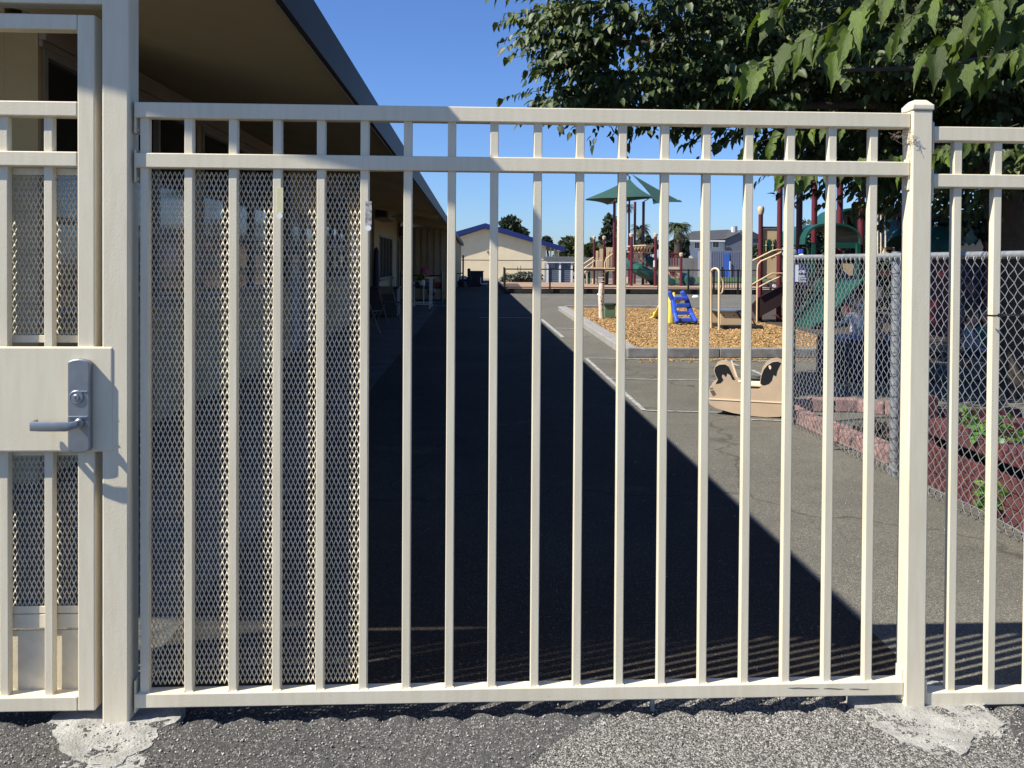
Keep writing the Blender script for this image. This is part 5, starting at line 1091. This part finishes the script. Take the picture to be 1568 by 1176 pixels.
# birch look post and green box
bpz = thing('birch_post', tuple(G(921, 489, 19.0))[:2]+(.09,), 'mottled birch log post standing in the wood chips', 'post')
q0 = G(921, 489, 19.0); q1 = G(921.5, 434, 19.0)
part('log', 'bone', bpz, lambda b: b.tube([(q0.x, 19, .07), (q0.x-.01, 19, .35), (q0.x-.012, 19, .60), (q1.x, 19, q1.z)], [.062, .058, .07, .06], 14), smooth=True)
part('knot', 'bark', bpz, lambda b: [b.lathe([(.018, 18.925), (.012, 18.945)], (q0.x+dx, 0, z), 8, 'Y') for dx, z in ((.01, .3), (-.02, .5), (.015, .66), (0, .42))])
gb = thing('green_box', tuple(G(934, 489, 19.2))[:2]+(.09,), 'muted green play box behind the birch post', 'box')
a = G(926, 488, 19.2); c = G(942, 468, 19.2)
part('body', mat('muted_green_panel', (.10, .17, .10), .7, .1), gb, lambda b: b.box(a.x, c.x, 19.2, 19.55, .08, c.z), bevel=.008); part('lid', mat('dark_green_panel', (.03, .05, .035), .7, .1), gb, lambda b: b.box(a.x-.02, c.x+.02, 19.17, 19.58, c.z+.001, c.z+.05), bevel=.006)

# play structure 2
p2 = thing('play_structure', tuple(G(1230, 492, 18.5))[:2]+(.09,), 'near play structure with tall maroon posts green roofs and green slide', 'play structure')
def post2(px, top, Y, r=.055, cap=None, px_t=None, base=.07):
    q = G(px, top, Y); t_ = G(px_t, top, Y) if px_t else q
    o = part('post', 'maroon', p2, lambda b: b.tube([(q.x, Y, base), (t_.x, Y, q.z)], r, 14), smooth=True)
    if cap: part('post_cap', 'tanc', o, lambda b: b.lathe([(r*1.1, q.z-.02), (r*1.45, q.z+cap*.3), (r*1.5, q.z+cap*.75), (r*1.2, q.z+cap)], (t_.x, Y, 0), 14), smooth=True)
post2(1165, 327, 18.9, .052, .16)
for px, Y, r in ((1196, 18.4, .06), (1226, 18.6, .07), (1249, 20.2, .07), (1288, 20.0, .075), (1321, 18.6, .075)): post2(px, 150, Y, r)
for px, Y, top in ((1376, 19.5, 322), (1300, 22, 330), (1405, 18.8, 330), (1420, 20, 340)): post2(px, top, Y, .06, .16)
def panel2(px0, px1, py0, py1, Y, m='tanp', nm='panel', th=.035, par=None):
    a = G(px0, py1, Y); c = G(px1, py0, Y); return part(nm, m, par or p2, lambda b: b.box(a.x, c.x, Y, Y+th, a.z, c.z), bevel=.006)
wp = panel2(1168, 1191, 350, 427, 18.9, 'tanp', 'panel')
for x0, x1 in ((1168.5, 1171), (1175.5, 1180.5), (1186, 1189)): panel2(x0, x1, 366.5, 386.5, 18.86, 'green', 'shutter', .03, wp)
for x0, x1 in ((1171.5, 1175), (1181.5, 1185.5)):
    panel2(x0, x1, 368, 385, 18.865, 'grass', 'opening', .02, wp); panel2((x0+x1)/2-.4, (x0+x1)/2+.4, 368, 385, 18.84, 'tanp', 'bar', .015, wp); panel2(x0, x1, 375, 377, 18.835, 'tanp', 'bar', .012, wp)
panel2(1168, 1191, 347, 349.5, 18.88, 'maroon', 'top_rail', .06)
st_ = part('stair_side', 'deck', p2, lambda b: b.prism([(G(1149, 484, 18.1).x, G(1149, 469, 18.1).z), (G(1160, 487, 18.1).x, G(1160, 487, 18.1).z), (G(1197, 465, 18.1).x, G(1197, 467, 18.1).z), (G(1199, 438, 18.1).x, G(1199, 437, 18.1).z), (G(1165, 452, 18.1).x, G(1165, 453, 18.1).z)], 18.1, 18.16))
for k in range(4): 
    q = G(1154+k*11, 474-k*8, 18.5); part('step', 'deck', p2, lambda b: b.box(q.x-.1, q.x+.1, 18.17, 18.9, q.z-.04, q.z))
part('deck', 'deck', p2, lambda b: b.box(G(1190, 440, 18.4).x, G(1330, 440, 18.4).x, 18.3, 20.3, G(1200, 436, 18.4).z-.08, G(1200, 436, 18.4).z))
def pipe2(pts, r=.02, m='tanp', nm='handrail', Y=18.1): return part(nm, m, p2, lambda b: b.tube([G(q[0], q[1], q[2] if len(q) > 2 else Y) for q in pts], r, 8), smooth=True)
pipe2([(1150, 400.5, 18.0), (1170, 390.5, 18.0), (1182, 384.5, 18.0), (1190, 382.5, 18.0), (1199, 383, 18.1)]); pipe2([(1159, 493), (1160, 412), (1161, 405), (1165, 400), (1180, 394), (1199, 385)])
pipe2([(1150, 436.5, 18.0), (1174, 423, 18.0), (1181, 419, 18.0), (1199, 418.5, 18.1)], .017); pipe2([(1161, 440), (1180, 430), (1199, 422)], .017)
part('reflector', 'paper', p2, lambda b: b.lathe([(.04, 18.30), (.04, 18.33)], (G(1186, 438, 18.3).x, 0, G(1186, 438, 18.3).z), 12, 'Y'))
def arch(b, px0, px1, py_e, py_t, Y, Y2, th=.04, n=14):
    a = G(px0, py_e, Y); c = G(px1, py_e, Y); zt = G(px0, py_t, Y).z; P = []
    for k in range(n+1):
        t = PI*k/n; P.append(((a.x+c.x)/2-(c.x-a.x)/2*math.copysign(abs(math.cos(t))**.8, math.cos(t)), a.z+(zt-a.z)*math.sin(t)**.8))
    I = [((a.x+c.x)/2+(p[0]-(a.x+c.x)/2)*.95, a.z+(p[1]-a.z)*.90-.0) for p in P]
    b.prism(P+I[::-1], Y, Y2)
part('roof', 'green', p2, lambda b: arch(b, 1232, 1320, 374, 341, 18.2, 19.9)); part('roof', 'green', p2, lambda b: arch(b, 1280, 1332, 350, 318, 21, 22.4))
for px in (1245, 1314): part('roof_leg', 'green', p2, lambda b: b.box(G(px, 400, 18.25).x-.04, G(px, 400, 18.25).x+.04, 18.22, 18.3, G(px, 425, 18.25).z, G(px, 373, 18.25).z))
panel2(1238, 1312, 372, 380, 18.3, 'green', 'valance'); panel2(1236, 1240, 370, 420, 18.25, 'green', 'upright')
part('lamp_stem', 'black', p2, lambda b: b.tube([G(1222, 395, 21), G(1222, 330, 21), G(1221, 320, 21), G(1217, 315, 21)], .03, 6))
panel2(1218, 1222, 370, 393, 19.2, 'tanp', 'panel'); panel2(1288, 1316, 384, 410, 20.6, 'bark', 'dark_panel'); panel2(1288, 1307, 404, 432, 20.3, 'tanp', 'panel')
panel2(1268, 1282, 380, 440, 19.5, 'maroon', 'panel')
for px in (1344, 1349, 1356): pipe2([(px, 322), (px, 392)], .02, 'bone', 'guard_bar', 19)
pipe2([(1342, 322), (1360, 322)], .03, 'galv', 'guard_rail', 19)
panel2(1377, 1394, 318, 402, 19.0, 'inkgrey', 'hole_panel')
part('tube_slide', 'green', p2, lambda b: b.tube([G(1362, 350, 20), G(1372, 360, 19.5), G(1380, 380, 19)], [.35, .38, .36], 14), smooth=True)
pipe2([(1353, 388, 17.5), (1354, 382, 17.5), (1358, 380, 17.5), (1368, 380.5, 17.5), (1369, 387, 17.5)], .03, 'tanp', 'grab_bar'); pipe2([(1352, 388, 17.5), (1372, 389, 17.5), (1377, 393, 17.5)], .035, 'tanp', 'grab_bar')
for y in (416, 428, 436, 450, 464): pipe2([(1368, y, 17), (1377, y, 17)], .018, 'bone', 'ladder_rung')
pipe2([(1377, 410, 17), (1377, 480, 17)], .018, 'bone', 'ladder_side')
panel2(1340, 1364, 414, 422, 20, 'planter', 'panel'); panel2(1342, 1357, 440, 462, 21, 'block', 'panel')
def slide2(b):
    cpt = [G(1316, 425, 18.6), G(1302, 438, 18.2), G(1288, 452, 17.8), G(1270, 470, 17.4), G(1252, 490, 17.0), G(1236, 506, 16.7), G(1222, 512, 16.5)]
    n = 10; V = []
    for i, p in enumerate(cpt):
        a = cpt[max(0, i-1)]; c = cpt[min(len(cpt)-1, i+1)]; d = (c-a).normalized(); s = Vector((d.y, -d.x, 0)).normalized(); w = .34 if i else .4
        for k in range(n+1): t = -1.25+2.5*k/n; V.append(p+s*w*math.sin(t)*1.05+Vector((0, 0, .30*(1-math.cos(t)))))
    o = len(b.v); b.add(V, [(i*(n+1)+k, i*(n+1)+k+1, (i+1)*(n+1)+k+1, (i+1)*(n+1)+k) for i in range(len(cpt)-1) for k in range(n)])
    b.add([v-Vector((0, 0, .03)) for v in V], [(i*(n+1)+k, (i+1)*(n+1)+k, (i+1)*(n+1)+k+1, i*(n+1)+k+1) for i in range(len(cpt)-1) for k in range(n)])
    for e in (0, n): b.tube([V[i*(n+1)+e] for i in range(len(cpt))], .03, 8)
part('slide', 'green', p2, slide2, smooth=True)
part('slide_hood', 'green', p2, lambda b: b.tube([G(1318, 440, 18.9), G(1306, 452, 18.5)], [.34, .30], 16, cap=False), smooth=True)
part('slide_fin', 'green', p2, lambda b: b.lathe([(.16, -.03), (.20, 0), (.16, .03)], G(1258, 440, 18.2), 14, 'Y'), smooth=True)
# third structure on the right
p3 = thing('play_structure', (8.8, 15.5, 0), 'shaded green domed play house with tan castle edging at the far right', 'play structure')
c = G(1438, 392, 15.5)
part('dome', 'green', p3, lambda b: b.lathe([(.62*math.cos(t), .62*math.sin(t)) for t in np.linspace(0, PI/2-.05, 9)], (c.x, 15.5, c.z-.05), 20), smooth=True)
part('wall', 'maroon', p3, lambda b: b.lathe([(.55, 0), (.55, c.z-.06)], (c.x, 15.5, .0), 8))
def castle(b):
    pts = [(1470, 386), (1470, 374), (1475, 378), (1480, 372), (1484, 377), (1490, 372), (1494, 376), (1498, 371), (1501, 366), (1504, 374), (1506, 378), (1504, 386)]
    b.prism([(G(x, y, 14.8).x, G(x, y, 14.8).z) for x, y in pts], 14.8, 14.84)
part('castle_edging', 'tanp', p3, castle)
part('green_crest', 'green', p3, lambda b: b.prism([(G(x, y, 14.86).x, G(x, y, 14.86).z) for x, y in [(1472, 374), (1474, 358), (1479, 350), (1483, 356), (1488, 349), (1492, 360), (1498, 366), (1494, 374)]], 14.86, 14.9))
part('post', 'maroon', p3, lambda b: [b.tube([(G(px, 400, 15).x, 15, 0), (G(px, 400, 15).x, 15, G(px, 370, 15).z)], .05, 8) for px in (1462, 1510)])
part('panel', 'deck', p3, lambda b: b.box(G(1462, 400, 15.02).x, G(1510, 400, 15.02).x, 15.02, 15.06, .1, G(1470, 386, 15).z))

# ================================================================== MULBERRY TREE
mt = thing('mulberry_tree', (5.7, 8.6, 0), 'big mulberry tree with drooping leafy boughs over the play corner', 'tree')
def limb(P, R, nm='limb'): return part(nm, 'bark', mt, lambda b: b.tube(P, R, 10), smooth=True)
limb([(5.75, 8.6, 0), (5.7, 8.6, .8), (5.6, 8.55, 1.6), (5.5, 8.5, 2.2)], [.26, .20, .18, .17], 'trunk')
limb([(5.5, 8.5, 2.2), (4.8, 8.6, 2.9), (3.8, 8.8, 3.4), (2.6, 8.9, 3.7), (1.4, 8.9, 3.75), (.7, 8.8, 3.5)], [.15, .11, .085, .055, .03, .012])
limb([(5.5, 8.5, 2.2), (5.0, 7.9, 3.1), (4.2, 7.4, 3.8), (3.2, 7.2, 4.3), (2.2, 7.3, 4.4)], [.13, .10, .07, .04, .015])
limb([(5.5, 8.5, 2.2), (5.8, 8.3, 3.3), (6.1, 8.0, 4.5), (6.2, 7.9, 5.6)], [.13, .11, .08, .03])
limb([(5.5, 8.5, 2.2), (5.3, 7.2, 2.8), (4.9, 5.9, 3.0), (4.1, 4.9, 2.75), (3.1, 4.4, 2.55), (2.35, 4.3, 2.42), (1.75, 4.25, 2.38)], [.11, .08, .06, .04, .022, .012, .006])
limb([(4.8, 8.6, 2.9), (4.0, 8.3, 3.0), (3.0, 8.2, 2.95), (2.2, 8.2, 2.9)], [.07, .05, .03, .012])
ELL = [((4.7, 8.8, 4.0), (2.6, 2.0, 1.55), 1.0), ((1.70, 8.4, 3.58), (1.30, .9, .70), .42), ((3.1, 8.2, 4.6), (2.3, 1.4, 1.3), .45), ((5.8, 7.9, 2.75), (1.6, 1.7, .75), .42), ((3.4, 8.0, 3.0), (1.5, .8, .5), .26), ((6.8, 8.4, 4.0), (2.2, 2.0, 1.8), .6), ((5.0, 9.0, 2.6), (1.6, 1.2, .6), .3), ((4.9, 11.0, 4.6), (2.2, 1.8, 1.45), .8), ((7.0, 10.6, 3.9), (2.6, 2.2, 1.9), .8), ((1.35, 8.6, 3.38), (1.0, .8, .38), .16), ((1.2, 8.5, 3.72), (.75, .6, .25), .06)]; NTX = 1
NT = 9800; ws = np.array([e[2] for e in ELL]); ws /= ws.sum(); P_, A_, TW = [], [], []
for (c, r, w), k in zip(ELL, ws):
    for _ in range(int(NT*k)):
        u = rng.normal(size=3); u /= np.linalg.norm(u); s = np.array(c)+u*np.array(r)*rng.random()**.30
        if noise.noise((s[0]*1.1, s[1]*1.1, s[2]*1.6)) < -.16: continue
        d = u*np.array((1., .8, .35))+rng.normal(size=3)*.35; d[2] = d[2]*.5+.10; d[0] -= .25; d /= np.linalg.norm(d); L = rng.uniform(.25, .55); n = int(L/.042)
        side = np.cross(d, (0, 0, 1.)); side /= np.linalg.norm(side)+1e-9
        pts = []
        for q in range(n):
            t = q/n*L; p = s+d*t+np.array((0, 0, -.65*t*t)); sg_ = 1 if q % 2 else -1
            a = d*.45+side*sg_*.55+rng.normal(size=3)*.25+np.array((0, 0, -.85)); P_.append(p); A_.append(a)
        TW.append((s, s+d*L+np.array((0, 0, -.65*L*L))))
P_ = np.array(P_); A_ = np.array(A_); N = len(P_)
up = rng.normal(size=(N, 3))*.45+np.array((-.25, -.25, 1.))
v, f = instmesh(LEAF_V*np.array((.78, 1.12, 1)), LEAF_F, P_, frames(A_, up), rng.uniform(.05, .105, N))
fo = npmesh('foliage', v, f, 'leaf', mt); fo['kind'] = 'stuff'
part('twigs', 'bark', mt, lambda b: [b.tube([a, c], [.005, .002], 3, cap=False) for a, c in TW[::3]])['kind'] = 'stuff'
t2 = thing('shade_tree', (8.6, 16.2, 0), 'second large dark tree spreading over the near play structure', 'tree')
part('trunk', 'bark', t2, lambda b: b.tube([(10.6, 16.2, 0), (10.5, 16.2, 2), (10.0, 16.0, 3.6)], [.3, .24, .2], 10), smooth=True)
part('limb', 'bark', t2, lambda b: [b.tube([(10.0, 16.0, 3.6), e], [.14, .04], 6) for e in ((6.4, 13.8, 4.7), (8.0, 15.6, 5.4), (9.2, 17.8, 5.8), (10.8, 14.6, 5.2), (12, 16.5, 5.4))])
blobcrown('foliage', t2, 'leaf', [((6.3, 13.6, 4.75), (1.8, 1.7, 1.2)), ((7.9, 15.5, 5.3), (2.4, 2.2, 1.5)), ((9.2, 18.0, 5.7), (2.6, 2.0, 1.6)), ((10.6, 14.6, 5.0), (2.6, 2.4, 2.0)), ((12.5, 17, 5.0), (2.6, 2.4, 2.4))], 26000, .16)
# large near leaves, one object each
def leafmesh(lob):
    n = 9; V = []; F = []
    prof = [(0, .0), (.09, .22), (.20, .30), (.34, .21 if lob else .33), (.47, .31 if lob else .30), (.60, .18 if lob else .25), (.74, .17), (.92, .06), (1.15, .0)]
    for i, (y, w) in enumerate(prof):
        zc = .06*math.sin(y*3)-.16*y*y
        for s in (-1, -.5, 0, .5, 1):
            V.append((s*w+(0), y-(.10*abs(s) if i in (1,) else 0)+(.03*abs(s) if i in (4, 6) else 0), zc+.16*abs(s)*w*1.8*(1+.3*((i % 2)*2-1))))
    for i in range(len(prof)-1):
        for k in range(4): F.append((i*5+k, i*5+k+1, (i+1)*5+k+1, (i+1)*5+k))
    me = bpy.data.meshes.new('leaf'); me.from_pydata(V, [], F); me.materials.append(MT['leafn']); me.shade_smooth(); return me
LM = [leafmesh(0), leafmesh(1), leafmesh(1), leafmesh(1)]
def bigleaf(p, axis, up, s):
    Fm = frames(np.array([axis], float), np.array([up], float))[0]; o = bpy.data.objects.new('leaf', random.choice(LM)); C.objects.link(o); o.parent = mt
    M = Matrix([[Fm[i][0]*s*.9, Fm[i][1]*s*1.1, Fm[i][2]*s] for i in range(3)]).to_4x4(); M.translation = Vector(p)-mt.location; o.matrix_basis = M; return o
def spray(pts, n, size, jit, down=.9, updir=(-.3, -.5, 1)):
    n = int(n*1.4)
    pts = [Vector(p) for p in pts]; part('branchlet', 'bark', mt, lambda b: b.tube(pts, [.006-.004*i/(len(pts)-1) for i in range(len(pts))], 6), smooth=True)
    for i in range(n):
        t = i/(n-1)*(len(pts)-1)*.999; k = int(t); p = pts[k].lerp(pts[k+1], t-k); d = (pts[k+1]-pts[k]).normalized(); s = d.cross(Vector((0, 0, 1)))*(1 if i % 2 else -1)
        ax = d*.6+s*.55+Vector((random.gauss(0, .2), random.gauss(0, .2), -down+random.gauss(0, .2)))
        u = Vector(updir)+Vector((random.gauss(0, .55), random.gauss(0, .55), random.gauss(0, .3)))
        q = p+Vector((random.gauss(0, jit), random.gauss(0, jit), random.gauss(0, jit*.6))); bigleaf(q, ax, u, size*random.uniform(.7, 1.2))
def G4(px, py, Y=4.2): return at(px, py, Y=Y)
spray([G4(1420, -60), G4(1330, 10), G4(1250, 50), G4(1180, 90), G4(1150, 105)], 17, .16, .02)
spray([G4(1400, -70, 4.0), G4(1350, -10, 4.0), G4(1310, 35, 4.0), G4(1265, 70, 4.0)], 12, .17, .02)
spray([G4(1700, -60, 3.9), G4(1600, 0, 3.9), G4(1530, 35, 3.9), G4(1470, 60, 3.9), G4(1430, 85, 3.9)], 18, .17, .025)
spray([G4(1680, 20, 4.3), G4(1600, 60, 4.3), G4(1530, 85, 4.3), G4(1480, 105, 4.3)], 14, .16, .02)
spray([G4(1600, -80, 3.8), G4(1540, -30, 3.8), G4(1500, 10, 3.8)], 9, .17, .02)
spray([G4(1480, -60, 4.6), G4(1440, -20, 4.6), G4(1400, 20, 4.6), G4(1370, 50, 4.6)], 10, .15, .02)
spray([G4(1290, -70, 4.6), G4(1250, -30, 4.6), G4(1200, 0, 4.6), G4(1160, 20, 4.6)], 9, .15, .02)
spray([G4(1440, 235, 6.2), G4(1370, 245, 6.2), G4(1300, 250, 6.2), G4(1235, 255, 6.2), G4(1200, 262, 6.2)], 22, .15, .035, 1.3)
spray([G4(1560, 190, 6.5), G4(1490, 215, 6.5), G4(1420, 240, 6.5), G4(1380, 262, 6.5)], 16, .15, .04, 1.3)
spray([G4(930, -30, 5.2), G4(860, -18, 5.2), G4(800, -12, 5.2), G4(760, -10, 5.2)], 8, .10, .02)
spray([G4(1290, 190, 7.2), G4(1200, 205, 7.2), G4(1140, 225, 7.2)], 12, .14, .05, 1.2)
